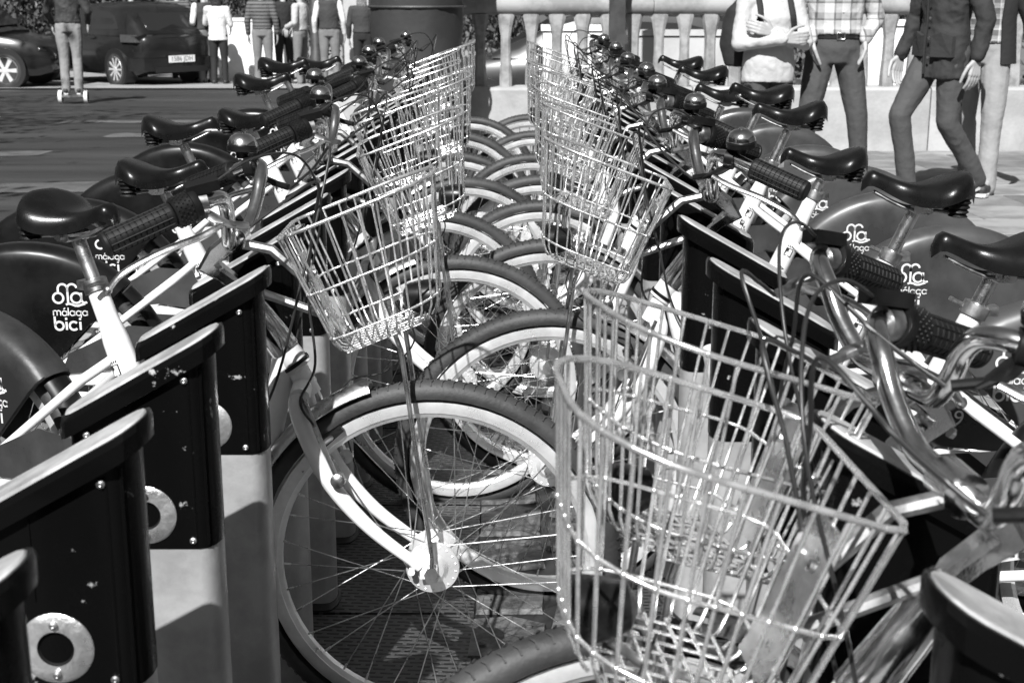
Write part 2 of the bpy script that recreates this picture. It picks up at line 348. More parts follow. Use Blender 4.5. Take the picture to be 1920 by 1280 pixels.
# wheel, centred on its hub
prof = []
for i in range(15):
    t = math.pi * (-.62 + 1.24 * i / 14); prof.append((.3085 + .0215 * math.cos(t), .0215 * math.sin(t)))
b = MB().lathe(prof, 72, (0, 0, 0), (0, 1, 0), cap=False)
for i in range(110):
    for s_ in (-1, 1):
        t = 2 * math.pi * (i + (.5 if s_ > 0 else 0)) / 110; t2 = t + .028
        p = []
        for tt, yy, rr in ((t, s_ * .003, .3306), (t + .012, s_ * .010, .3288), (t + .012, s_ * .0165, .3232)): p.append((rr * math.cos(tt), yy, rr * math.sin(tt)))
        b.tube(p, .0016, 4, cap=False)
BK['tyre'] = b.mesh('tyre', 'rubber', 50)
BK['rim'] = MB().lathe([(.2905, -.0125), (.295, -.0135), (.291, -.0145), (.280, -.0135), (.2745, -.013), (.2735, -.0115), (.266, -.0075), (.2645, 0), (.266, .0075), (.2735, .0115), (.2745, .013), (.280, .0135), (.291, .0145), (.295, .0135), (.2905, .0125)], 72, (0, 0, 0), (0, 1, 0), cap=False).mesh('rim', 'rim', 25)
def spokes(fr, fy):
    b = MB()
    for i in range(36):
        s_ = 1 if i % 2 else -1; a = 2 * math.pi * i / 36; off = R(62) * (1 if (i // 2) % 2 else -1); h = a + off
        p0 = Vector((fr * math.cos(h), s_ * fy, fr * math.sin(h))); p1 = Vector((.266 * math.cos(a), s_ * .004, .266 * math.sin(a)))
        b.tube([p0, p1], .00105, 5); dd = (p0 - p1).normalized(); b.tube([p1, p1 + dd * .013], .0021, 6)
    return b.mesh('spokes', 'alu', 60)
BK['spokes'] = spokes(.040, .030); BK['rspokes'] = spokes(.048, .03)
b = MB(); b.lathe([(.006, -.062), (.009, -.06), (.009, -.045), (.02, -.044), (.028, -.037), (.046, -.034), (.047, -.029), (.045, -.026), (.03, -.024), (.026, 0), (.03, .024), (.045, .026), (.047, .029), (.046, .034), (.028, .037), (.02, .044), (.009, .045), (.009, .06), (.006, .062)], 36, (0, 0, 0), (0, 1, 0))
for s_ in (-1, 1):
    for i in range(18): t = 2 * math.pi * i / 18; b.sphere((.0405 * math.cos(t), s_ * .0345, .0405 * math.sin(t)), .0021, 4)
BK['hub'] = b.mesh('hub', 'rim', 30)
b = MB()
for s_ in (-1, 1):
    b.lathe([(.024, .0345), (.026, .0365), (.022, .041), (.011, .043)], 24, (0, 0, 0), (0, s_, 0)); b.lathe([(.0085, .060), (.0085, .067), (.004, .069)], 6, (0, 0, 0), (0, s_, 0))
BK['axle_nut'] = b.mesh('axle_nut', 'dull', 30)
b = MB(); b.lathe([(.01, -.058), (.03, -.05), (.056, -.046), (.058, -.03), (.05, -.027), (.03, 0), (.05, .027), (.056, .03), (.056, .036), (.02, .045), (.01, .058)], 32, (0, 0, 0), (0, 1, 0)); BK['rhub'] = b.mesh('hub', 'rim', 30)
# fork and head
b = MB()
for s_ in (-1, 1):
    b.tube(bez([(-.216, s_ * .028, .655), (-.222, s_ * .041, .625), (-.205, s_ * .044, .565), (-.168, s_ * .045, .485), (-.105, s_ * .046, .408), (-.02, s_ * .049, .338)], 5),
           [.0135, .0145, .0155, .016, .0162, .0163, .0163, .0163, .0163, .0163, .0162, .0160, .0158, .0155, .015, .0145, .014, .0135, .013, .0125, .012, .0115, .011, .0105, .010, .0095], 12)
    b.box((-.006, s_ * .051, .331), (.03, .006, .026)); b.lathe([(.006, 0), (.006, .012)], 10, (-.035, s_ * .047, .332), (0, s_, 0))
b.tube([(-.218, -.046, .642), (-.218, 0, .654), (-.218, .046, .642)], .0175, 12); b.tube([(-.205, 0, .635), (-.232, 0, .69)], .019, 12)
BK['fork'] = b.mesh('fork', 'white', 40)
hd = Vector((-.107, 0, .152)).normalized(); hb = Vector((-.228, 0, .688))
def ha(t): return hb + hd * t
BK['head_shroud'] = MB().lathe([(.0255, 0), (.0262, .002), (.0245, .07), (.0205, .128), (.0195, .132)], 24, ha(.030), hd).mesh('head_shroud', 'chrome', 30)
BK['headset'] = MB().lathe([(.021, -.008), (.0245, -.006), (.0245, .0), (.022, .003), (.0235, .006), (.0235, .029), (.02, .031)], 24, hb, hd).mesh('headset', 'whitebar', 30)
BK['headset_ring'] = MB().lathe([(.0255, -.001), (.0262, .002), (.0255, .006)], 24, hb, hd, cap=False).mesh('headset_ring', 'plastic', 60)
# stem: quill, forged elbow, clamp
q0 = ha(.15)
b = MB(); b.tube([q0, ha(.180)], .0112, 14)
def rect_ring(c, u, v, wu, wv): c = Vector(c); return [c + u * wu * a + v * wv * d for a, d in ((-1, -.6), (-.6, -1), (.6, -1), (1, -.6), (1, .6), (.6, 1), (-.6, 1), (-1, .6))]
ux = Vector((1, 0, 0)); uy = Vector((0, 1, 0))
b.loft([rect_ring(ha(.160), ux, uy, .014, .014), rect_ring(ha(.180) + Vector((-.002, 0, 0)), ux, uy, .0185, .0175), rect_ring((-.368, 0, .858), (ux + Vector((0, 0, .3))).normalized(), uy, .019, .0175), rect_ring((-.352, 0, .880), (ux * .8 + Vector((0, 0, -.6))).normalized(), uy, .0165, .0175), rect_ring((-.330, 0, .898), (ux * .8 + Vector((0, 0, -.6))).normalized(), uy, .0165, .021)])
b.lathe([(.0155, -.026), (.0205, -.024), (.0205, .024), (.0155, .026)], 20, (-.320, 0, .905), (0, 1, 0)); BK['stem'] = b.mesh('stem', 'chrome', 35)
BK['stem_bolt'] = MB().lathe([(.0065, 0), (.0065, .006), (.003, .008)], 6, (-.384, 0, .842), (-.8, 0, -.3)).mesh('stem_bolt', 'dull', 30)
bp = [(-.32, 0, .905), (-.32, .045, .905), (-.315, .085, .912), (-.307, .125, .945), (-.303, .15, .978), (-.304, .175, .997), (-.315, .20, 1.001), (-.335, .218, .997), (-.365, .238, .984), (-.445, .282, .951)]
def bar(s_): return [(x, s_ * y, z) for x, y, z in bp]
BK['handlebar'] = MB().tube(bez(list(reversed(bar(-1)))[:-1] + bar(1), 5), .0118, 12).mesh('handlebar', 'chrome', 60)
def lerp(a, c, t): return Vector(a) * (1 - t) + Vector(c) * t
for s_, nm in ((1, 'grip_l'), (-1, 'grip_r')):
    a, e = Vector((-.365, s_ * .238, .984)), Vector((-.45, s_ * .285, .949)); d = (e - a).normalized(); b = MB()
    pr = [(.0128, 0), (.0185, .001), (.0195, .003)]
    for i in range(11): h = .006 + i * .009; pr += [(.0195, h), (.0195, h + .0066), (.0178, h + .0072), (.0178, h + .0084)]
    pr += [(.0195, .106), (.0195, .110), (.016, .113)]
    b.lathe(pr, 20, a, d)
    BK[nm] = b.mesh('grip', 'grip', 30)
    # grid ribs along the grip
    g = MB(); A, B_ = frame_of(d)
    for k in range(12):
        t = 2 * math.pi * k / 12; o_ = (A * math.cos(t) + B_ * math.sin(t)) * .0195
        g.tube([a + d * .006 + o_, a + d * .104 + o_], .0009, 4)
    BK[nm + 'ribs'] = g.mesh('grip_rib', 'grip', 60)
a, e = Vector((-.333, -.217, .997)), Vector((-.365, -.238, .984)); d = (e - a).normalized()
pr = [(.0128, 0), (.024, .001), (.0255, .004), (.0255, .012), (.0235, .013), (.0235, .038), (.021, .041), (.0128, .042)]
b = MB().lathe(pr, 22, a, d); A, B_ = frame_of(d)
for i in range(5):
    for k in range(20):
        t = 2 * math.pi * (k + .5 * (i % 2)) / 20; b.sphere(a + d * (.016 + i * .0052) + (A * math.cos(t) + B_ * math.sin(t)) * .0236, .0016, 4)
BK['gear_shifter'] = b.mesh('gear_shifter', 'plastic', 35)
b = MB(); b.box(a + d * .006 + Vector((.012, .006, .027)), (.05, .026, .016), Euler((R(10), R(-12), R(20)))); BK['shifter_cover'] = b.mesh('shifter_cover', 'plastic', 30)
for s_, nm in ((1, 'lever_l'), (-1, 'lever_r')):
    b = MB(); p = Vector((-.328, s_ * .213, .996))
    b.lathe([(.0128, -.009), (.0185, -.008), (.0185, .008), (.0128, .009)], 18, p, Vector((-.45, s_ * .2, -.07)))
    b.loft([rect_ring(p + Vector((.0, s_ * -.004, -.012)), ux, uy, .012, .009), rect_ring(p + Vector((.028, s_ * .006, -.026)), ux, uy, .013, .010), rect_ring(p + Vector((.046, s_ * .002, -.034)), ux, uy, .006, .007)])
    b.tube([p + Vector((.036, s_ * .004, -.03)), p + Vector((.066, s_ * -.012, -.036))], .0058, 10)
    BK[nm + 'p'] = b.mesh('lever_perch', 'dull' if s_ < 0 else 'plastic', 35)
    q = bez([p + Vector((.032, s_ * .012, -.03)), p + Vector((.004, s_ * .034, -.044)), p + Vector((-.05, s_ * .066, -.062)), p + Vector((-.10, s_ * .087, -.088)), p + Vector((-.122, s_ * .093, -.112))], 5)
    b = MB().tube(q, [.0085 - .0035 * abs(i / len(q) - .35) for i in range(len(q))], 10, flat=.62); b.sphere(q[-1], .0068, 6); BK[nm] = b.mesh('brake_lever', 'alu', 50)
b = MB(); c = Vector((-.345, .225, 1.030)); ax = Vector((.06, .12, 1)).normalized()
b.lathe([(.0255, 0), (.027, .002), (.0262, .008), (.0215, .017), (.0125, .0228), (.005, .0238), (.005, .026), (.0001, .0265)], 28, c, ax); BK['bell'] = b.mesh('bell', 'chrome', 30)
BK['bell_base'] = MB().lathe([(.010, -.022), (.012, -.012), (.0272, -.010), (.0282, -.001), (.025, 0)], 28, c, ax).mesh('bell_base', 'plastic', 30)
# cables
def cable(p, r=.0024, m='cable'): return MB().tube(bez(p, 8), r, 6).mesh('cable', m, 60)
pl, prr = Vector((-.328, .213, .996)), Vector((-.328, -.213, .996))
cabs = [cable([prr + Vector((.07, .014, -.037)), (-.22, -.16, .985), (-.17, -.09, 1.01), (-.185, -.05, .93), (-.20, -.03, .82), (-.19, -.045, .70), (-.215, -.06, .64), (-.19, -.075, .60)]),
        cable([pl + Vector((.07, -.014, -.037)), (-.21, .15, 1.0), (-.17, .08, 1.045), (-.18, .03, .97), (-.205, -.045, .85), (-.26, -.05, .66), (-.34, -.035, .52), (-.47, -.03, .33)]),
        cable([(-.325, -.215, 1.015), (-.26, -.15, 1.055), (-.20, -.06, 1.045), (-.18, .02, .95), (-.215, .045, .80), (-.255, .04, .66), (-.36, .03, .49), (-.48, .03, .33)], .0021),
        cable([(-.06, .02, .79), (-.03, .05, .72), (-.08, .06, .66), (-.16, .06, .62), (-.12, .058, .43), (-.03, .057, .345)], .0017)]
# V-brake and front mudguard
b = MB()
for s_ in (-1, 1):
    b.tube(bez([(-.158, s_ * .062, .505), (-.178, s_ * .066, .56), (-.202, s_ * .055, .62), (-.214, s_ * .05, .648)], 4), .0068, 8, flat=.7)
    b.lathe([(.0125, 0), (.0135, .003), (.0125, .014), (.006, .018)], 14, (-.156, s_ * .056, .502), (0, s_, 0)); b.tube([(-.18, s_ * .062, .566), (-.17, s_ * .03, .566)], .005, 8)
BK['brake'] = b.mesh('front_brake', 'alu', 40)
for s_ in (-1, 1): BK['brake_pad%d' % s_] = MB().box((-.172, s_ * .021, .563), (.055, .009, .012), Euler((0, R(-42), 0))).mesh('brake_pad', 'blackrub', 30)
def fender(r, hw, a0, a1, n, dep=.012):
    pr = [(r - dep, -hw), (r - .004, -hw * .86), (r + .004, -hw * .45), (r + .006, 0), (r + .004, hw * .45), (r - .004, hw * .86), (r - dep, hw)]
    pr += [(x - .002, y * .97) for x, y in reversed(pr)]
    rings = []
    for i in range(n + 1):
        t = a0 + (a1 - a0) * i / n; rings.append([(x * math.cos(t), y, x * math.sin(t)) for x, y in pr])
    return MB().loft(rings)
b = fender(.343, .026, R(108), R(150), 14); b.v = [(x, y, z + .33) for x, y, z in b.v]; BK['front_mudguard'] = b.mesh('front_mudguard', 'alu', 40)
# basket
TAU = R(20); BO = Vector((-.150, 0, .722)); BH = .215
def bk(u, v, w_): return Vector((BO.x + u * math.cos(TAU) - w_ * math.sin(TAU), v, BO.z + u * math.sin(TAU) + w_ * math.cos(TAU)))
def outline(w_):
    t = w_ / BH; u0, u1 = 0 - .012 * t, .178 + .077 * t; hw = .102 + .030 * t; rr, rf = .026, .072 + .024 * t; p = []
    def arc(cu, cv, r, a0, a1, n):
        for i in range(n): a = a0 + (a1 - a0) * i / n; p.append((cu + r * math.cos(a), cv + r * math.sin(a)))
    nr, nf, ns_, nb, nfr = 2, 5, 5, 6, 3
    def seg(a, c, n):
        for i in range(n): p.append((a[0] + (c[0] - a[0]) * i / n, a[1] + (c[1] - a[1]) * i / n))
    seg((u0, hw - rr), (u0, -hw + rr), nb); arc(u0 + rr, -hw + rr, rr, math.pi, 1.5 * math.pi, nr); seg((u0 + rr, -hw), (u1 - rf, -hw), ns_); arc(u1 - rf, -hw + rf, rf, 1.5 * math.pi, 2 * math.pi, nf)
    seg((u1, -hw + rf), (u1, hw - rf), nfr); arc(u1 - rf, hw - rf, rf, 0, math.pi / 2, nf); seg((u1 - rf, hw), (u0 + rr, hw), ns_); arc(u0 + rr, hw - rr, rr, math.pi / 2, math.pi, nr)
    return p
oT, oB = outline(BH), outline(.0); NP = len(oT); cen = (.09, 0)
b = MB()
for i in range(NP):
    (u1, v1), (u0, v0) = oT[i], outline(.02)[i]; (ub, vb) = oB[i]; ui, vi = ub + (cen[0] - ub) * .13, vb + (cen[1] - vb) * .13
    b.tube([bk(u1, v1, BH + .002), bk((u1 + u0) / 2, (v1 + v0) / 2, (BH + .02) / 2), bk(u0, v0, .02), bk(ub + (ui - ub) * .3, vb + (vi - vb) * .3, .006), bk(ui, vi, .0)], .00195, 6)
BK['basket'] = b.mesh('basket', 'wire', 60)
b = MB()
for w_, r_ in ((.112, .0021), (.030, .0021)): b.tube([bk(u, v, w_) for u, v in outline(w_)], r_, 6, closed=True)
for w_ in (.112, .030, BH):
    for u, v in outline(w_): b.sphere(bk(u, v, w_), .0033, 4)
BK['basket_hoop'] = b.mesh('basket_hoop', 'wire', 60)
BK['basket_rim'] = MB().tube([bk(u, v, BH) for u, v in oT], .0031, 8, closed=True).mesh('basket_rim', 'wire', 60)
b = MB()
for i in range(9): v = -.088 + .022 * i; b.tube([bk(.015, v, -.0005), bk(.168 - abs(v) * .25, v, -.0005)], .0019, 6)
for i in range(7): u = .02 + .022 * i; hw = .092 - (.02 if i > 5 else 0); b.tube([bk(u, -hw, .003), bk(u, hw, .003)], .0019, 6)
BK['basket_floor'] = b.mesh('basket_floor', 'wire', 60)
b = MB(); b.loft([rect_ring(bk(-.002, 0, .17), uy, (bk(1, 0, 0) - bk(0, 0, 0)), .036, .002), rect_ring(bk(.004, 0, .05), uy, (bk(1, 0, 0) - bk(0, 0, 0)), .036, .002), rect_ring(bk(.012, 0, .02), uy, (bk(1, 0, 0) - bk(0, 0, 0)), .034, .002)])
for sv in (-.015, .015): b.lathe([(.006, 0), (.006, .004), (.003, .006)], 10, bk(.001, sv, .13), bk(1, 0, 0) - bk(0, 0, 0))
BK['mount_plate'] = b.mesh('mount_plate', 'alu', 30)
BK['basket_bracket'] = MB().tube([(-.31, 0, .895), (-.262, 0, .885), bk(-.012, 0, .12)], .009, 8).tube([ha(.17), bk(-.004, 0, .055)], .008, 8).mesh('basket_bracket', 'dull', 40)
for s_ in (-1, 1):
    b = MB().tube([bk(.10, s_ * .055, -.002), bk(.10, s_ * .057, -.03), (0.001, s_ * .064, .36), (0, s_ * .066, .345)], .0044, 8)
    b.loft([[(x * .006 + .0, s_ * .068 + yy, .345 + .0) for x, yy in ((-1, -.003), (1, -.003), (1, .003), (-1, .003))], [(x * .013, s_ * .069 + yy, .332) for x, yy in ((-1, -.002), (1, -.002), (1, .002), (-1, .002))], [(x * .009, s_ * .069 + yy, .318) for x, yy in ((-1, -.002), (1, -.002), (1, .002), (-1, .002))]])
    BK['strut%d' % s_] = b.mesh('basket_strut', 'alu', 50)
hl = bk(.165, 0, .028); fx = Vector((1, 0, -.06)).normalized()
BK['headlight'] = MB().lathe([(.010, -.040), (.021, -.034), (.028, -.013), (.031, .005), (.031, .014), (.029, .016)], 28, hl, fx).mesh('headlight', 'plastic', 35)
BK['lamp_lens'] = MB().lathe([(.0295, .0135), (.026, .018), (.014, .021), (.0001, .022)], 28, hl, fx, cap=False).mesh('lamp_lens', 'lens', 40)
BK['lamp_bracket'] = MB().tube([hl + Vector((-.02, 0, -.03)), hl + Vector((-.05, 0, -.055)), bk(.12, 0, -.002)], .005, 8).mesh('lamp_bracket', 'dull', 50)
# frame
SC = Vector((-.690, 0, .775)); BB = Vector((-.475, 0, .285)); sdv = (SC - BB).normalized(); SJ = lerp(BB, SC, .74)
def st(t): return lerp(BB, SC, t)
b = MB().tube([st(0), st(.1), st(.62), st(.80), st(.88), st(1)], [.027, .0265, .0262, .0245, .0195, .0188], 18)
b.tube(bez([ha(.0) + Vector((-.018, 0, .02)), (-.285, 0, .56), (-.35, 0, .41), (-.42, 0, .315), BB], 6), .0205, 14)
b.lathe([(.026, -.037), (.028, -.035), (.028, .035), (.026, .037)], 18, BB, (0, 1, 0))
for s_ in (-1, 1):
    b.tube([SJ + Vector((-.005, s_ * .015, 0)), lerp(SJ, (RX, 0, .33), .12) + Vector((0, s_ * .05, .0)), Vector((RX + .012, s_ * .061, .34))], [.0095, .0095, .0085], 12)
    b.tube([BB + Vector((-.01, s_ * .025, 0)), (-.62, s_ * .052, .30), (RX + .015, s_ * .062, .328)], .0098, 12); b.box((RX, s_ * .064, .333), (.036, .006, .03))
BK['frame'] = b.mesh('frame', 'white', 40)
BK['chain_bar'] = MB().prism([(-.60, .318), (-.585, .352), (-.80, .386), (-.975, .372), (-.99, .352), (-.80, .350)], -.069, -.064).prism([(-.60, .318), (-.585, .352), (-.80, .386), (-.975, .372), (-.99, .352), (-.80, .350)], .064, .069).mesh('chain_bar', 'whitebar', 30)
BK['side_panel'] = MB().prism([(-.57, .355), (-.60, .452), (-.64, .49), (-.80, .50), (-.95, .43), (-.975, .376), (-.80, .392)], -.0675, -.0655).prism([(-.57, .355), (-.60, .452), (-.64, .49), (-.80, .50), (-.95, .43), (-.975, .376), (-.80, .392)], .0655, .0675).mesh('side_panel', 'guard_grey', 30)
BK['seat_clamp'] = MB().lathe([(.0195, -.012), (.0232, -.011), (.0232, .010), (.018, .012)], 20, SC, sdv).box(SC + sdv * -.001 + Vector((-.027, 0, .0)), (.02, .024, .017)).tube([SC + Vector((.02, .0, .008)), SC + Vector((.032, -.022, .012)), SC + Vector((.030, -.042, .010))], .0042, 8).mesh('seat_clamp', 'dull', 35)
# saddle (origin at the clamp under it, nose +x)
def saddle_mesh():
    rings = []; N = 22; K = 17
    for i in range(N + 1):
        t = i / N; x = -.115 + .262 * t
        wd = .092 * (1 - max(0, (t - .0)) * .0); wd = .095 * math.sin(min(1, (t + .06) / .30) * math.pi / 2) if t < .24 else .095 - .069 * (1 - math.cos(min(1, (t - .24) / .5) * math.pi)) / 2
        if t > .9: wd *= math.sqrt(max(.04, 1 - ((t - .9) / .1) ** 2))
        zt = .052 + .016 * math.cos(t * math.pi * 1.9) - .004 * t; zt -= .03 * max(0, (t - .9) / .1) ** 2 + .022 * max(0, (.08 - t) / .08) ** 2
        dp = .050 if t < .35 else .050 - .016 * min(1, (t - .35) / .5)
        if t > .9: dp *= .7 + .3 * (1 - (t - .9) / .1)
        rg = []
        for k in range(K):
            a = math.pi * k / (K - 1); c_, s_ = math.cos(a), math.sin(a); e = .62
            rg.append(Vector((x, wd * math.copysign(abs(c_) ** e, c_), zt - dp + dp * (s_ ** .75 if s_ > 0 else 0) - (.014 if 0 < k < K - 1 else 0) * 0)))
        for k in range(5): a = -1 + 2 * (k + 1) / 6; rg.append(Vector((x, wd * .86 * a, zt - dp + .012)))
        rings.append(rg)
    return MB().loft(rings).mesh('saddle', 'saddle', 60)
BK['saddle'] = saddle_mesh()
b = MB()
for s_ in (-1, 1):
    b.tube(bez([(.115, s_ * .012, .010), (.07, s_ * .018, -.010), (.03, s_ * .022, -.022), (-.03, s_ * .024, -.022), (-.075, s_ * .045, -.026)], 5), .0038, 8)
BK['saddle_rail'] = b.mesh('saddle_rail', 'dull', 60)
for s_ in (-1, 1):
    pr = []
    for i in range(22): h = i / 21; pr.append((.020 + .008 * h + .003 * math.sin(h * 5 * math.pi * 2) - (.006 if i in (0, 21) else 0), -.036 + .052 * h))
    BK['saddle_spring%d' % s_] = MB().lathe(pr, 18, (-.075, s_ * .05, .006), (0, 0, 1)).mesh('saddle_spring', 'blackrub', 50)
BK['saddle_clamp'] = MB().loft([rect_ring((0, -.03, -.02), ux, Vector((0, 0, 1)), .022, .011), rect_ring((0, .03, -.02), ux, Vector((0, 0, 1)), .022, .011)]).lathe([(.007, -.036), (.007, .036)], 10, (0, 0, -.02), (0, 1, 0)).mesh('saddle_clamp', 'alu', 35)
# rear wheel guard: a shell over the wheel from the seat stays back
def guard_mesh():
    pr = [(.085, .0455), (.20, .048), (.315, .048), (.342, .044), (.358, .032), (.364, .014)]; pr = pr + [(r, -y) for r, y in reversed(pr)]
    pr2 = pr + [(r - .0025, y * .93) for r, y in reversed(pr)]; rings = []
    for i in range(31):
        t = R(46) + (R(196) - R(46)) * i / 30
        if i == 0: rings.append([(RX + x * math.cos(t), y * .9, .33 + x * math.sin(t)) for x, y in pr2])
        rings.append([(RX + x * math.cos(t + .01), y, .33 + x * math.sin(t + .01)) for x, y in pr2])
    return MB().loft(rings)
for nm in ('guard_dark', 'guard_grey', 'guard_mid'): BK[nm] = guard_mesh().mesh('rear_guard', nm, 40)
b = fender(.355, .030, R(-8), R(45), 14); b.v = [(x + RX, y, z + .33) for x, y, z in b.v]; BK['rear_mudguard'] = b.mesh('rear_mudguard', 'plastic', 40)
b = MB()
for s_ in (-1, 1):
    e = BB + Vector((.08 * s_, s_ * .075, -.15 * s_)); b.tube([BB + Vector((0, s_ * .05, 0)), BB + Vector((0, s_ * .068, 0)), e], .0085, 8)
BK['crank'] = b.mesh('crank', 'alu', 40)
PED = [MB().box(BB + Vector((.08 * s_, s_ * .125, -.15 * s_)), (.085, .085, .022)).mesh('pedal', 'blackrub', 30) for s_ in (-1, 1)]
# printed mark on the guard: a looped m over two rings with a wave, and the two words below, drawn with even round strokes
def strokes(lines, w_):
    b = MB()
    for ln in lines:
        P = [Vector((x, y)) for x, y in ln]; N = len(P); cl = (P[0] - P[-1]).length < 1e-6; vs = []
        for i, p in enumerate(P):
            d = (P[1] - P[N - 2]) if cl and i in (0, N - 1) else P[min(i + 1, N - 1)] - P[max(i - 1, 0)]; d.normalize(); nn = Vector((-d.y, d.x)) * w_ / 2; vs += [(p + nn).to_3d(), (p - nn).to_3d()]
        b.add(vs, [(2 * i, 2 * i + 1, 2 * i + 3, 2 * i + 2) for i in range(N - 1)])
    return b
def arcp(cx, cy, r, a0, a1, n=14): return [(cx + r * math.cos(R(a0 + (a1 - a0) * i / n)), cy + r * math.sin(R(a0 + (a1 - a0) * i / n))) for i in range(n + 1)]
def ring(cx, cy, r): return arcp(cx, cy, r, 0, 360, 26)
big = [ring(-.0265, .030, .0125), ring(.0175, .030, .0125),
       [(-.026, .045), (-.026, .053)] + arcp(-.0145, .053, .0115, 180, 0, 10)[1:] + [(-.003, .018)], [(-.003, .045)] + arcp(.0085, .053, .0115, 180, 10, 10),
       [(.030, .043), (.030, .024)] + arcp(.038, .026, .008, 200, 310, 7), [(-.009, .0135), (-.002, .016), (.006, .014), (.014, .0105), (.022, .0105), (.030, .0135), (.038, .0155)]]
def word(letters, x0, xh, adv, r):
    out = []; x = x0
    for ch in letters:
        if ch == 'm': out += [[(x, 0), (x, xh)], arcp(x + r * .75, xh - r * .75, r * .75, 180, 0, 8) + [(x + 1.5 * r, 0)], arcp(x + r * 2.25, xh - r * .75, r * .75, 180, 0, 8) + [(x + 3 * r, 0)]]; x += 3 * r + adv
        elif ch in 'aá': 
            out += [ring(x + r, r, r), [(x + 2 * r, 2 * r), (x + 2 * r, 0)]]
            if ch == 'á': out.append([(x + r * .7, xh + r * .55), (x + r * 1.4, xh + r * 1.15)])
            x += 2 * r + adv
        elif ch == 'l': out.append([(x, 0), (x, xh * 1.6)]); x += adv
        elif ch == 'g': out += [ring(x + r, r, r), [(x + 2 * r, 2 * r), (x + 2 * r, -.4 * r)] + arcp(x + r * 1.2, -.4 * r, r * .8, 0, -110, 7)[1:]]; x += 2 * r + adv
        elif ch == 'b': out += [ring(x + r, r, r), [(x, r), (x, xh * 1.65)]]; x += 2 * r + adv
        elif ch == 'i': out += [[(x, 0), (x, xh)], [(x, xh * 1.22), (x, xh * 1.5)]]; x += adv
        elif ch == 'c': out.append(arcp(x + r, r, r, 42, 318, 16)); x += 2 * r + adv * .8
    return out
def shift(ls, dy): return [[(x, y + dy) for x, y in l] for l in ls]
W1 = shift(word('málaga', -.041, .0125, .0038, .0058), -.014); W2 = shift(word('bici', -.039, .0205, .0075, .0102), -.05)
LG = strokes(big, .0052); L1 = strokes(W1, .0026); L2 = strokes(W2, .0052)
def flatmap(bmesh_, s_):
    q = MB(); q.f = list(bmesh_.f); q.mi = list(bmesh_.mi)
    q.v = [(-.945 - s_ * v[0], s_ * .0495, .535 + v[1]) for v in bmesh_.v]; return q
for s_ in (-1, 1):
    BK['mark%d' % s_] = flatmap(LG, s_).mesh('guard_emblem', 'decal', smooth=False); BK['word1%d' % s_] = flatmap(L1, s_).mesh('guard_lettering', 'decal', smooth=False); BK['word2%d' % s_] = flatmap(L2, s_).mesh('guard_lettering', 'decal', smooth=False)
# lettering and crest on the seat tube, wrapped round the tube
tmesh = text_mesh('Ayuntamiento de Málaga', .0225)
def wrap(s_, t0, up):
    dv = sdv; side = Vector((0, s_, 0)); fwd = side.cross(dv)
    def fn(x, y):
        c = st(t0) + dv * (x * up); r_ = .0271; a = (y * up) / r_
        return c + side * math.cos(a) * r_ + fwd * math.sin(a) * r_ * (1 if True else -1)
    return fn
crest = MB(); crest.add([(-.011, -.010, 0), (.011, -.010, 0), (.011, .010, 0), (-.011, .010, 0)], [(0, 1, 2, 3)])
for k in range(4): crest.add([(.014 + .002 * (k % 2), -.009 + k * .005, 0), (.021, -.008 + k * .005, 0), (.0145, -.0055 + k * .005, 0)], [(0, 1, 2)])
cm = crest.mesh('crest', 'ink', smooth=False)
crest_in = MB().add([(-.009, -.008, 0), (.009, -.008, 0), (.009, .002, 0), (.003, .0, 0), (.0, .006, 0), (-.009, .008, 0)], [(0, 1, 2, 3, 4, 5)]).mesh('crest_field', 'decal', smooth=False)
for s_ in (-1, 1):
    for up in (1, -1):
        BK['txt%d%d' % (s_, up)] = map_mesh(tmesh, wrap(s_, .42, up * 1), 'ink')
    BK['crest%d' % s_] = map_mesh(cm, wrap(s_, .70, 1), 'ink')
    f0 = wrap(s_, .70, 1); BK['crestin%d' % s_] = map_mesh(crest_in, lambda x, y, f0=f0: f0(x, y) + Vector((0, .0004 * s_, 0)), 'decal')
def number_mesh(s, s_):
    me = text_mesh(s, .045); return map_mesh(me, lambda x, y: Vector((-.80 - s_ * x, s_ * .0684, .452 + y)), 'decal')

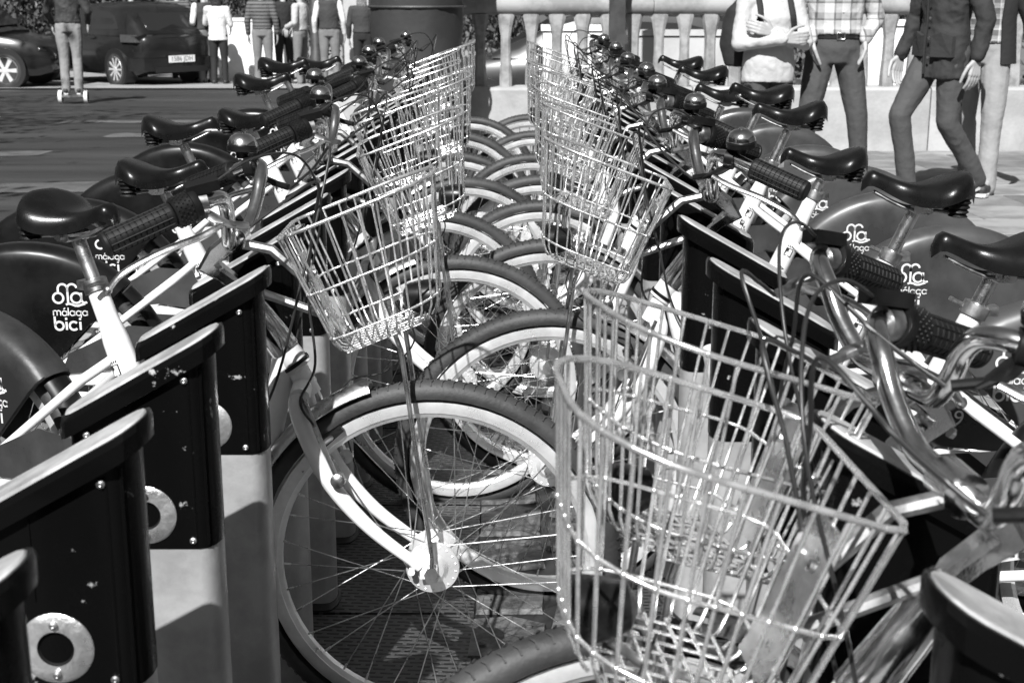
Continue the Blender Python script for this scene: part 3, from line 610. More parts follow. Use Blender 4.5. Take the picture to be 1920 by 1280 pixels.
HX = -.25                                            # the steering axis, seen from above
def bicycle(label, loc, rz, group, steer=0., seat_up=.06, guard='guard_grey', front=True, number=None, vis=1, flip=1, fore=0.):
    t = empty('hire_bicycle', label, 'bicycle', (loc[0], loc[1], 0), rz, group)
    rot = Matrix.Translation((HX, 0, 0)) @ Matrix.Rotation(steer, 4, 'Z') @ Matrix.Translation((-HX, 0, 0))
    def F(name, key, parent=None, mtx=None):
        o = link(name, BK[key] if isinstance(key, str) else key, parent or t)
        if parent is None: o.matrix_local = rot @ (mtx or Matrix.Identity(4))
        return o
    def B(name, key, parent=None, loc_=None):
        return link(name, BK[key] if isinstance(key, str) else key, parent or t, loc_)
    if front:
        hubm = Matrix.Translation((0, 0, .33)) @ Matrix.Rotation(random.uniform(0, 6), 4, 'Y')
        wh = F('front_wheel', 'tyre', None, hubm)
        for nm in ('rim', 'spokes', 'hub', 'axle_nut'): link(nm, BK[nm], wh)
        F('fork', 'fork'); hs = F('head_shroud', 'head_shroud'); link('headset', BK['headset'], hs); link('headset_ring', BK['headset_ring'], hs)
        stm = F('stem', 'stem'); link('stem_bolt', BK['stem_bolt'], stm); F('handlebar', 'handlebar')
        for k in ('grip_l', 'grip_r'): g = F('grip', k); link('grip_rib', BK[k + 'ribs'], g)
        sh = F('gear_shifter', 'gear_shifter'); link('shifter_cover', BK['shifter_cover'], sh)
        for k in ('lever_l', 'lever_r'): p = F('lever_perch', k + 'p'); link('brake_lever', BK[k], p)
        bl = F('bell', 'bell'); link('bell_base', BK['bell_base'], bl)
        for cme in cabs: F('cable', cme)
        br = F('front_brake', 'brake'); link('brake_pad', BK['brake_pad1'], br); link('brake_pad', BK['brake_pad-1'], br); F('front_mudguard', 'front_mudguard')
        bs = F('basket', 'basket', None, Matrix.Translation((-.16, 0, .8)) @ Euler((random.uniform(-.05, .05), random.uniform(-.03, .03), random.uniform(-.05, .05))).to_matrix().to_4x4() @ Matrix.Translation((.16, 0, -.8)))
        for nm in ('basket_hoop', 'basket_rim', 'basket_floor', 'mount_plate'): link(nm, BK[nm], bs)
        F('basket_bracket', 'basket_bracket'); F('basket_strut', 'strut1'); F('basket_strut', 'strut-1')
        hl_ = F('headlight', 'headlight'); link('lamp_lens', BK['lamp_lens'], hl_); link('lamp_bracket', BK['lamp_bracket'], hl_)
    fr = B('frame', 'frame')
    for s_ in (-1, 1): link('tube_lettering', BK['txt%d%d' % (s_, flip)], fr); link('tube_crest', BK['crest%d' % s_], fr); link('crest_field', BK['crestin%d' % s_], fr)
    B('chain_bar', 'chain_bar'); sp = B('side_panel', 'side_panel')
    if number: 
        for s_ in (-1, 1): link('panel_number', number_mesh(number, s_), sp)
    rw = link('rear_wheel', BK['tyre'], t, (RX, 0, .33)); rw.rotation_euler = (0, random.uniform(0, 6), 0)
    for nm, k in (('rim', 'rim'), ('spokes', 'rspokes'), ('hub', 'rhub'), ('axle_nut', 'axle_nut')): link(nm, BK[k], rw)
    g = B('rear_guard', guard)
    for s_ in (-1, 1): link('guard_emblem', BK['mark%d' % s_], g); link('guard_lettering', BK['word1%d' % s_], g); link('guard_lettering', BK['word2%d' % s_], g)
    B('rear_mudguard', 'rear_mudguard'); B('crank', 'crank')
    for p in PED: B('pedal', p)
    top = SC + sdv * (seat_up + .012); so_ = top + Vector((-.004, 0, .012))
    link('seat_post', MB().tube([SC + sdv * -.03, top], .0135, 14).mesh('seat_post', 'alu', 50), t); B('seat_clamp', 'seat_clamp')
    sd_ = link('saddle', BK['saddle'], t, so_ + Vector((-.012, 0, .016))); sd_.rotation_euler = (0, random.uniform(-.07, .03), random.uniform(-.06, .06)); sd_.scale = (.84, .86, .9)
    for nm in ('saddle_rail', 'saddle_clamp'): link(nm, BK[nm], sd_)
    for s_ in (-1, 1): link('saddle_spring', BK['saddle_spring%d' % s_], sd_)
    return t
ROWL, ROWR = 'bicycles docked on the street side', 'bicycles docked on the walkway side'
def lab(side, k, extra): return 'white hire bicycle docked on the %s side, %s from the balustrade end%s' % (side, ('first', 'second', 'third', 'fourth', 'fifth', 'sixth', 'seventh', 'eighth', 'ninth', 'tenth')[k], extra)
# street side: nose towards +x. The nearest one stands askew, its frame swung away and its front wheel straight in the aisle
ASK = R(-31)
def from_head(hx, hy, rz):                           # root position so that the steering axis lands at (hx, hy)
    return (hx - HX * math.cos(rz), hy - HX * math.sin(rz))
bicycle('white hire bicycle standing askew in the street side row, front wheel straight in the aisle', from_head(-.138 + HX, 2.33, ASK), ASK, ROWL, steer=-ASK, seat_up=.075, guard='guard_mid', flip=-1)
LB = [(-.134, 3.43, 0, .03), (-.23, 4.12, R(-1), .07), (-.16, 4.80, R(1), .03), (-.22, 5.53, R(-1), .10), (-.24, 6.26, R(1), .12), (-.2, 6.97, R(-1), .08)]
for k, (x, y, a_, su) in enumerate(LB): bicycle(lab('street', len(LB) - 1 - k, ''), (x, y), a_, ROWL, steer=R(random.uniform(-7, 7)), seat_up=su, guard='guard_dark', flip=-1)
RB = [(.06, 1.14, 0, .05, None, True), (.10, 1.455, R(1), .05, None, True), (.10, 2.375, R(-1), .045, '72', False), (.08, 2.865, R(-2), .085, '1629', True), (.093, 3.655, R(1), .03, '10', True),
      (.09, 4.29, R(-1), .10, None, True), (.10, 4.86, R(1), .11, None, True), (.08, 5.48, R(-1), .06, None, True), (.1, 6.28, R(1), .08, None, True), (.09, 7.06, R(-1), .08, None, True)]
for k, (x, y, a_, su, num, fr) in enumerate(RB):
    l = lab('walkway', len(RB) - 1 - k, '')
    if num and len(num) > 1 and fr and num != '10': l = 'white hire bicycle numbered %s on its grey panel, walkway side row' % num
    if not fr: l = 'white hire bicycle numbered 72 without front wheel or basket, walkway side row'
    bicycle(l, (x, y), math.pi + a_, ROWR, steer=R({0: 5, 1: 12}.get(k, random.uniform(-6, 6) if y > 3 else random.uniform(-2, 2))), seat_up=su, guard='guard_grey', front=fr, number=num, flip=1 if k % 2 else -1)

# ------------------------------------------------------------------ people
def evald(o):
    bpy.context.view_layer.update(); me = bpy.data.meshes.new_from_object(o.evaluated_get(bpy.context.evaluated_depsgraph_get())); return me
def blob(name, mb, vox, m, parent, smooth=4, wr=0., wf=14., seed=0):
    me = bpy.data.meshes.new(name + '_raw'); me.from_pydata(mb.v, [], mb.f); o = bpy.data.objects.new(name + '_raw', me); C.objects.link(o)
    rm = o.modifiers.new('r', 'REMESH'); rm.mode = 'VOXEL'; rm.voxel_size = vox
    sm = o.modifiers.new('s', 'SMOOTH'); sm.iterations = smooth; sm.factor = .5
    me2 = evald(o); bpy.data.objects.remove(o); bpy.data.meshes.remove(me)
    if wr:
        off = Vector((seed * 3.1, seed * 1.7, 0)); nv = [v.normal.copy() for v in me2.vertices]
        for v, nn in zip(me2.vertices, nv):
            p = Vector((v.co.x, v.co.y, v.co.z)) * wf; q = Vector((p.x * .8 + p.z * .55, p.y * .8 - p.z * .3, p.z * .5 - p.x * .5)) + off; h = noise.noise(q * .8) + .7 * (.5 - abs(noise.noise(q * 1.7 + off))) + .25 * noise.noise(q * 4); v.co += nn * h * wr
    me2.name = name; me2.materials.clear(); me2.materials.append(M[m]); me2.polygons.foreach_set('use_smooth', [True] * len(me2.polygons)); me2.update()
    return link(name, me2, parent)
def cap(b, p0, r0, p1, r1, n=10):
    p0, p1 = Vector(p0), Vector(p1); b.tube([p0, p1], [r0, r1], n); b.sphere(p0, r0, 6); b.sphere(p1, r1, 6)
def chain(b, pts, rs, n=10):
    for i in range(len(pts) - 1): cap(b, pts[i], rs[i], pts[i + 1], rs[i + 1], n)
def torso(b, rows, n=20):                            # rows of (x, y, z, half width, half depth)
    b.loft([[(x + rx * math.cos(2 * math.pi * k / n), y + ry * math.sin(2 * math.pi * k / n), z) for k in range(n)] for x, y, z, rx, ry in rows])
def hand(b, wr, d, palm_n, s_=1., curl=.5, thumb=1):
    d = Vector(d).normalized(); nn = Vector(palm_n); nn = (nn - d * nn.dot(d)).normalized(); sd_ = d.cross(nn).normalized() * thumb; wr = Vector(wr)
    for k in range(4):
        o_ = sd_ * (-.030 + .020 * k) * s_ * -1
        b.tube([wr + o_ * .5, wr + d * .085 * s_ + o_], [.014 * s_, .0125 * s_], 8); b.sphere(wr + d * .085 * s_ + o_, .0125 * s_, 5)
        L_ = (.072, .080, .074, .058)[k] * s_; p = wr + d * .085 * s_ + o_; dd = d.copy(); q = [p]
        for j in range(3): dd = (dd + nn * curl * (.35 + .25 * j)).normalized(); p = p + dd * L_ / 2.6; q.append(p)
        chain(b, q, [.0098 * s_, .0092 * s_, .0085 * s_, .0074 * s_], 8)
    p = wr + d * .02 * s_ + sd_ * .022 * s_; chain(b, [p, p + (d * .6 + sd_ * .7) * .045 * s_, p + (d * .95 + sd_ * .62) * .075 * s_ + nn * .012, p + (d * 1.1 + sd_ * .5) * .10 * s_ + nn * .025], [.014 * s_, .0115 * s_, .0100 * s_, .008 * s_], 8)
def person(label, loc, rz, H, pose, top, legs, shoes='shoe', hair='hair', vox=.02, kind='jacket', extra=None, long=0., seed=1, group=None, hairlen=.0, bulk=1., tuck=False, fold=.008):
    t = empty('person', label, 'person', (loc[0], loc[1], gz(loc[1]) + loc[2] if len(loc) > 2 else gz(loc[1])), rz, group); k = H / 1.75
    J = dict(pelvis=(0, 0, .96), waist=(0, .005, 1.1), chest=(0, .005, 1.3), neck=(0, .02, 1.47), head=(0, -.01, 1.63), sl=(-.185, .01, 1.41), sr=(.185, .01, 1.41), el=(-.25, .03, 1.13), er=(.25, .03, 1.13), wl=(-.26, -.05, .89), wr=(.26, -.05, .89),
             hl=(-.09, 0, .93), hr=(.09, 0, .93), kl=(-.10, -.015, .50), kr=(.10, -.015, .50), al=(-.105, .02, .09), ar=(.105, .02, .09), tl=(-.125, -.15, .035), tr=(.125, -.15, .035), dl=(0, -.1, -1), dr=(0, -.1, -1), nl=(1, 0, 0), nr=(-1, 0, 0))
    J.update(pose); 
    for q in J:
        if q not in ('dl', 'dr', 'nl', 'nr'): J[q] = Vector(J[q]) * k
        else: J[q] = Vector(J[q])
    p, wst, ch, nk, hd_ = J['pelvis'], J['waist'], J['chest'], J['neck'], J['head']
    b = MB(); torso(b, [(p.x, p.y, p.z - .08 * k, .12 * k, .09 * k), (p.x, p.y, p.z, .155 * k, .11 * k), (wst.x, wst.y, wst.z, .13 * k, .095 * k), (ch.x, ch.y, ch.z, .155 * k, .11 * k), (nk.x, nk.y, nk.z - .03 * k, .10 * k, .07 * k)])
    cap(b, nk, .052 * k, hd_ - Vector((0, 0, .07)) * k, .05 * k); b.sphere(hd_ + Vector((0, .012, .03)) * k, .095 * k, 10, (.86, 1.04, 1.06)); b.sphere(hd_ + Vector((0, -.025, -.05)) * k, .066 * k, 8, (.88, .95, 1.1))
    cap(b, hd_ + Vector((0, -.088, .015)) * k, .010 * k, hd_ + Vector((0, -.106, -.022)) * k, .015 * k, 6); b.sphere(hd_ + Vector((0, -.086, -.062)) * k, .022 * k, 6, (1.1, .6, .55))
    for s_ in 'lr':
        sg = -1 if s_ == 'l' else 1; b.sphere(hd_ + Vector((sg * .083, .015, 0)) * k, .026 * k, 6, (.35, .7, 1.1))
        chain(b, [J['s' + s_], J['e' + s_], J['w' + s_]], [.05 * k, .038 * k, .026 * k]); cap(b, nk - Vector((0, 0, .05 * k)), .05 * k, J['s' + s_], .05 * k)
        hand(b, J['w' + s_], J['d' + s_], J['n' + s_], k * (1. if vox < .015 else 1.15), .45, 1 if s_ == 'l' else -1)
        chain(b, [J['h' + s_], J['k' + s_], J['a' + s_]], [.085 * k, .055 * k, .036 * k])
        cap(b, J['a' + s_], .036 * k, J['t' + s_] + Vector((0, 0, .01)), .03 * k)
    blob('body', b, min(vox, .009 if vox > .017 else .0058), 'skin', t, 3 if vox > .017 else 1)
    for sg in (-1, 1): link('eye', MB().sphere(hd_ + Vector((sg * .031, -.079, .012)) * k, .0105 * k, 6).mesh('eye', 'ink'), t)
    b = MB(); b.sphere(hd_ + Vector((0, .026, .055)) * k, .103 * k, 10, (.9, 1.0, 1.0))
    if hairlen: torso(b, [(hd_.x, hd_.y + .045 * k, hd_.z - hairlen * k, .05 * k, .03 * k), (hd_.x, hd_.y + .055 * k, hd_.z - hairlen * .6 * k, .10 * k, .05 * k), (hd_.x, hd_.y + .05 * k, hd_.z + .06 * k, .092 * k, .07 * k)], 14)
    blob('hair', b, .012, hair, t, 2, .006, 60, seed)
    # trousers
    b = MB(); torso(b, [(p.x, p.y, p.z - .10 * k, .16 * k, .115 * k), (p.x, p.y, p.z, .172 * k * bulk, .125 * k * bulk), (p.x, p.y, p.z + .085 * k, .158 * k * bulk, .115 * k * bulk)])
    for s_ in 'lr':
        h_, kn, an = J['h' + s_], J['k' + s_], J['a' + s_]; chain(b, [h_, lerp(h_, kn, .5), kn, lerp(kn, an, .5), an + Vector((0, 0, -.03 * k))], [.10 * k, .09 * k, .070 * k, .063 * k, .062 * k], 12)
    blob('trousers', b, vox * .6, legs, t, 4, .006 if vox < .018 else .003, 9, seed + 3)
    # top
    b = MB(); zb = p.z - .02 * k - long * k; wd = 1.0 + .25 * long
    rows = []
    if long > .05: rows.append((p.x, p.y, zb, .19 * k * wd, .14 * k * wd))
    rows += [(p.x, p.y, p.z + (.09 if tuck else .03 if long <= .05 else 0) * k, .182 * k * bulk, .135 * k * bulk), (wst.x, wst.y, wst.z, .165 * k * bulk, .125 * k * bulk), (ch.x, ch.y, ch.z, .19 * k, .135 * k), (nk.x, nk.y, nk.z - .045 * k, .15 * k, .10 * k), (nk.x, nk.y, nk.z + .005 * k, .075 * k, .07 * k)]
    torso(b, rows)
    for s_ in 'lr':
        if kind == 'vest': cap(b, nk - Vector((0, 0, .06 * k)), .07 * k, J['s' + s_], .055 * k); continue
        cap(b, nk - Vector((0, 0, .06 * k)), .07 * k, J['s' + s_], .068 * k); chain(b, [J['s' + s_], lerp(J['s' + s_], J['e' + s_], .5), J['e' + s_], lerp(J['e' + s_], J['w' + s_], .55), lerp(J['e' + s_], J['w' + s_], .95)], [.069 * k, .064 * k, .056 * k, .05 * k, .043 * k], 12)
    blob(kind, b, vox * .6, top, t, 3, fold, 11, seed + 7)
    if kind == 'vest':
        for s_ in 'lr':
            b = MB(); chain(b, [J['s' + s_], J['e' + s_], lerp(J['e' + s_], J['w' + s_], .92)], [.062 * k, .053 * k, .042 * k]); blob('sleeve', b, vox * .7, 'whitecloth', t, 3, .005, 20, seed)
    for s_ in 'lr':
        b = MB(); a_, to = J['a' + s_], J['t' + s_]; cap(b, a_ + Vector((0, .02, -.035)) * k, .043 * k, to + Vector((0, 0, .012)) * k, .038 * k); cap(b, a_ + Vector((0, .03, -.03)) * k, .042 * k, a_ + Vector((0, .0, .01)) * k, .045 * k)
        z0 = min(to.z, a_.z - .06 * k) - .03 * k
        sh = blob('shoe', b, .011, shoes, t, 2)
        d_ = (to - a_); d_.z = 0; d_ = d_.normalized() if d_.length > .001 else Vector((0, -1, 0)); e_ = Vector((-d_.y, d_.x, 0)); c0 = a_ - d_ * .045 * k; L_ = .27 * k; rg = []
        for z_, g_ in ((0, .95), (.022, 1)):
            rg.append([c0 + d_ * (L_ * u_) + e_ * v_ * .046 * k * g_ + Vector((0, 0, (a_.z - .085 * k) + z_ + (to.z - .035 * k - a_.z + .09 * k) * u_ - c0.z + c0.z - 0)) - Vector((0, 0, c0.z)) for u_, v_ in ((0, -.5), (.1, -.8), (.4, -.75), (.72, -1), (.93, -.7), (1, 0), (.93, .7), (.72, 1), (.4, .75), (.1, .8), (0, .5))])
        link('sole', MB().loft(rg).mesh('sole', 'sole', 40), sh)
    if extra: extra(t, J, k)
    return t
GR = 'people standing on the far pavement'
# --- the four by the balustrade
def backpack(t, J, k):
    b = MB(); c = J['chest']; torso(b, [(c.x - .10 * k, c.y + .20 * k, c.z - .36 * k, .17 * k, .10 * k), (c.x - .11 * k, c.y + .22 * k, c.z - .2 * k, .20 * k, .135 * k), (c.x - .09 * k, c.y + .2 * k, c.z + .05 * k, .18 * k, .12 * k), (c.x - .06 * k, c.y + .17 * k, c.z + .16 * k, .10 * k, .07 * k)])
    bp_ = blob('backpack', b, .014, 'blackcloth', t, 4, .008, 12, 5)
    for s_ in (-1, 1): link('strap', MB().tube(bez([(c.x + s_ * .10 * k, c.y + .13 * k, c.z + .15 * k), (c.x + s_ * .115 * k, c.y - .02 * k, c.z + .185 * k), (c.x + s_ * .12 * k, c.y - .152 * k, c.z + .03 * k), (c.x + s_ * .15 * k, c.y - .12 * k, c.z - .10 * k)], 5), .02, 8, flat=.4).mesh('strap', 'blackcloth', 60), bp_)
def belt(t, J, k):
    p = J['pelvis']; n = 28; rg = [[(p.x + (.165 + e_) * k * math.cos(2 * math.pi * i / n), p.y + (.122 + e_) * k * math.sin(2 * math.pi * i / n), p.z + z_ * k) for i in range(n)] for z_, e_ in ((.062, .0), (.062, .010), (.098, .010), (.098, 0))]
    be = link('belt', MB().loft(rg, cap=False).mesh('belt', 'belt', 30), t)
    b = MB(); c = Vector((p.x, p.y - .138 * k, p.z + .08 * k)); q = [c + Vector((x, 0, z)) * k for x, z in ((-.025, -.02), (.025, -.02), (.025, .02), (-.025, .02))]; b.tube(q, .0035, 6, closed=True); link('buckle', b.mesh('buckle', 'alu', 60), be)
    for i in range(4): link('shirt_button', MB().lathe([(.006, 0), (.006, .003)], 10, (p.x + .01, p.y - (.125 + .005 * i) * k, p.z + (.15 + .085 * i) * k), (0, -1, 0)).mesh('shirt_button', 'whitecloth'), t)
person('woman in a pale hoodie with crossed arms and a black backpack', (1.72, 9.7), R(8), 1.60, dict(el=(-.25, -.07, 1.12), er=(.25, -.07, 1.12), wl=(.035, -.235, 1.155), wr=(-.045, -.20, 1.20), dl=(.9, -.05, .05), dr=(-.8, .0, .25), nl=(0, 1, 0), nr=(0, 1, 0)), 'hoodie', 'denim', hairlen=.2, vox=.016, kind='hoodie', long=.10, extra=backpack, seed=2, bulk=1.08)
person('man in a plaid shirt with belt and jeans, hands in pockets', (2.20, 9.9), R(4), 1.80, dict(el=(-.29, .05, 1.15), er=(.29, .05, 1.15), wl=(-.178, -.085, 1.015), wr=(.178, -.085, 1.015), dl=(.18, .2, -1), dr=(-.18, .2, -1), kl=(-.16, -.03, .52), kr=(.17, -.03, .52), al=(-.20, .02, .09), ar=(.22, .0, .09), tl=(-.235, -.14, .035), tr=(.27, -.15, .035)), 'plaid', 'denim', vox=.016, kind='shirt', extra=belt, seed=5, bulk=1.05, tuck=True)
def parka_open(t, J, k):
    p = J['pelvis']
    for x, zz in ((-.10, .02), (.11, .02)):
        b = MB(); pts = []
        for a, h in ((-1, -1), (1, -1), (1, .7), (0, 1), (-1, .7)):
            xx = x * k + a * .062 * k; yy = -.150 * k * math.sqrt(max(.05, 1 - (xx / (.215 * k)) ** 2)) - .016; pts.append((xx, yy, p.z + (zz + h * .075) * k))
        n_ = len(pts); b.add(pts + [(q[0], q[1] + .03, q[2]) for q in pts], [tuple(range(n_))] + [(i_, (i_ + 1) % n_, (i_ + 1) % n_ + n_, i_ + n_) for i_ in range(n_)]); link('pocket', b.mesh('pocket', 'parka', smooth=False), t)
    b = MB(); q = [(.006, -.155, -.16), (.006, -.158, .0), (.006, -.146, .16), (.006, -.152, .34), (.006, -.12, .46)]; b.tube([(x * k, y * k - .012, p.z + z * k) for x, y, z in q], .011, 6, flat=.5); link('zip', b.mesh('zip', 'blackcloth', 60), t)
    for i_ in range(4): link('coat_button', MB().lathe([(.009, 0), (.009, .004)], 10, (.035 * k, -.165 * k, p.z + (-.06 + .12 * i_) * k), (0, -1, 0)).mesh('coat_button', 'dull'), t)
person('man striding in a long dark parka and dark jeans', (2.83, 9.5), R(-62), 1.82, dict(el=(-.29, .04, 1.14), er=(.28, .06, 1.14), wl=(-.30, -.08, .90), wr=(.28, .0, .9), hl=(-.09, 0, .93), kl=(-.10, -.24, .54), al=(-.10, -.14, .12), tl=(-.11, -.31, .07), kr=(.09, -.02, .5), ar=(.10, .27, .15), tr=(.11, .16, .04), dl=(.0, -.2, -1), dr=(0, -.1, -1)), 'parka', 'denim', vox=.016, kind='parka', long=.17, seed=9, fold=.016, extra=parka_open)
def cardigan(t, J, k):
    pass
person('man walking in a small check shirt, black cardigan and pale chinos', (3.22, 9.9), R(-30), 1.80, dict(el=(-.26, .08, 1.15), er=(.29, .03, 1.15), wl=(-.25, .0, .9), wr=(.34, -.03, .90), kl=(-.09, .02, .5), al=(-.09, .22, .12), tl=(-.10, .08, .04), kr=(.11, -.10, .5), ar=(.12, -.16, .09), tr=(.13, -.33, .05), dr=(.05, -.15, -1)), 'plaid2', 'chino', vox=.016, kind='shirt', seed=12)
car_p = bpy.data.objects[-1] if False else None
# black cardigan as a second layer on that man
def open_cardigan(t, k=1.80 / 1.75):
    b = MB(); n = 26; rows = [(.86, .215, .155), (1.0, .205, .15), (1.15, .195, .145), (1.32, .215, .152), (1.44, .17, .115)]; rg = []
    for z, rx, ry in rows:
        o_ = []
        for q in range(n + 1): a = R(-90 + 42) + (R(276)) * q / n; o_.append((rx * k * math.cos(a), ry * k * math.sin(a), z * k))
        for q in range(n, -1, -1): a = R(-90 + 42) + (R(276)) * q / n; o_.append(((rx - .014) * k * math.cos(a), (ry - .014) * k * math.sin(a), z * k))
        rg.append(o_)
    b.loft(rg); cg = link('cardigan', b.mesh('cardigan', 'blackcloth', 60), t)
    for pts in ([(-.185, .01, 1.41), (-.26, .08, 1.15), (-.25, .01, .95)], [(.185, .01, 1.41), (.29, .03, 1.15), (.336, -.025, .94)]):
        c = MB(); chain(c, [Vector(p) * k for p in pts], [.082, .07, .056], 12); so_ = blob('cardigan_sleeve', c, .012, 'blackcloth', cg, 3, .008, 14, 4)
for o in list(C.objects):
    if o.type == 'EMPTY' and 'cardigan' in str(o.get('label', '')): open_cardigan(o); break
# --- people on the far pavement beyond the road (seen from behind or the side)
back = math.pi
person('woman in a short white coat and black trousers gesturing with one hand', (-5.32, 26.3), back, 1.66, dict(er=(.25, -.12, 1.15), wr=(.22, -.3, 1.3), dr=(0, -.2, 1), el=(-.24, -.05, 1.13), wl=(-.2, -.25, 1.1)), 'whitecloth', 'blackcloth', hairlen=.22, long=.10, seed=21, kind='coat')
person('man in a dark vest with white sleeves beside the woman in white', (-5.62, 26.6), back + R(40), 1.74, dict(wr=(.16, -.16, 1.0)), 'vest', 'denimlight', seed=22, kind='vest')
person('man in a quilted striped jacket and light trousers', (-4.5, 26.2), back, 1.78, {}, 'stripe', 'denimlight', seed=23, hair='hairlight')
person('person in black standing behind the quilted jacket', (-4.22, 26.9), back + R(20), 1.76, {}, 'blackcloth', 'blackcloth', seed=24)
person('person in a pale hoodie standing by the lamp post', (-3.83, 26.3), back + R(70), 1.72, dict(wl=(-.15, -.2, 1.05), wr=(.15, -.2, 1.05)), 'hoodie', 'denimlight', seed=25, kind='hoodie')
person('man in a charcoal vest over a white shirt, right of the lamp post', (-3.24, 25.8), back, 1.78, {}, 'vest', 'denimlight', seed=26, kind='vest')
person('woman with long fair hair and a dark jacket by the pale pillar', (-2.62, 25.5), back, 1.66, {}, 'vest', 'blackcloth', seed=27, hair='hairlight', hairlen=.24)
person('man in a quilted jacket standing behind the hatchback', (-6.6, 28.8), back, 1.80, {}, 'stripe', 'denim', seed=28)
person('person in a black leather jacket behind the hatchback', (-6.0, 28.6), back + R(30), 1.76, {}, 'blackcloth', 'denim', seed=29)
person('man in black standing behind the hatchback bonnet', (-7.6, 29.2), back - R(20), 1.80, {}, 'blackcloth', 'denim', seed=30)
# --- rider on a self-balancing board
YR = 20.6; XR = -6.28; zr = .12
rider = person('man in a brown leather jacket riding a self balancing board', (XR, YR, zr), back + R(6), 1.78, dict(al=(-.09, .02, .09), ar=(.09, .02, .09), kl=(-.09, -.02, .5), kr=(.09, -.02, .5), tl=(-.105, -.14, .035), tr=(.105, -.14, .035), el=(-.28, .0, 1.14), er=(.28, .0, 1.14), wl=(-.24, -.16, .98), wr=(.24, -.16, .98)), 'leather', 'chino', vox=.016, seed=31)
bd = empty('balance_board', 'white self balancing board with two wheels under the leather jacket rider', 'balance board', (XR, YR, gz(YR)), R(6))
b = MB(); b.loft([rect_ring((x, 0, z), uy, Vector((0, 0, 1)), .085, h_) for x, z, h_ in ((-.15, .10, .03), (-.12, .105, .024), (-.03, .095, .02), (.03, .095, .02), (.12, .105, .024), (.15, .10, .03))]); link('deck', b.mesh('deck', 'dull', 40), bd)
for s_ in (-1, 1):
    link('wheel', MB().lathe([(.03, -.022), (.075, -.025), (.083, -.015), (.083, .015), (.075, .025), (.03, .022)], 24, (s_ * .178, 0, .083), (1, 0, 0)).mesh('wheel', 'blackrub', 40), bd)
    link('wheel_arch', MB().lathe([(.087, -.026), (.096, -.024), (.096, .024), (.087, .026)], 16, (s_ * .178, 0, .087), (1, 0, 0), R(-80), R(80), cap=False).mesh('wheel_arch', 'whitewall', 40), bd)

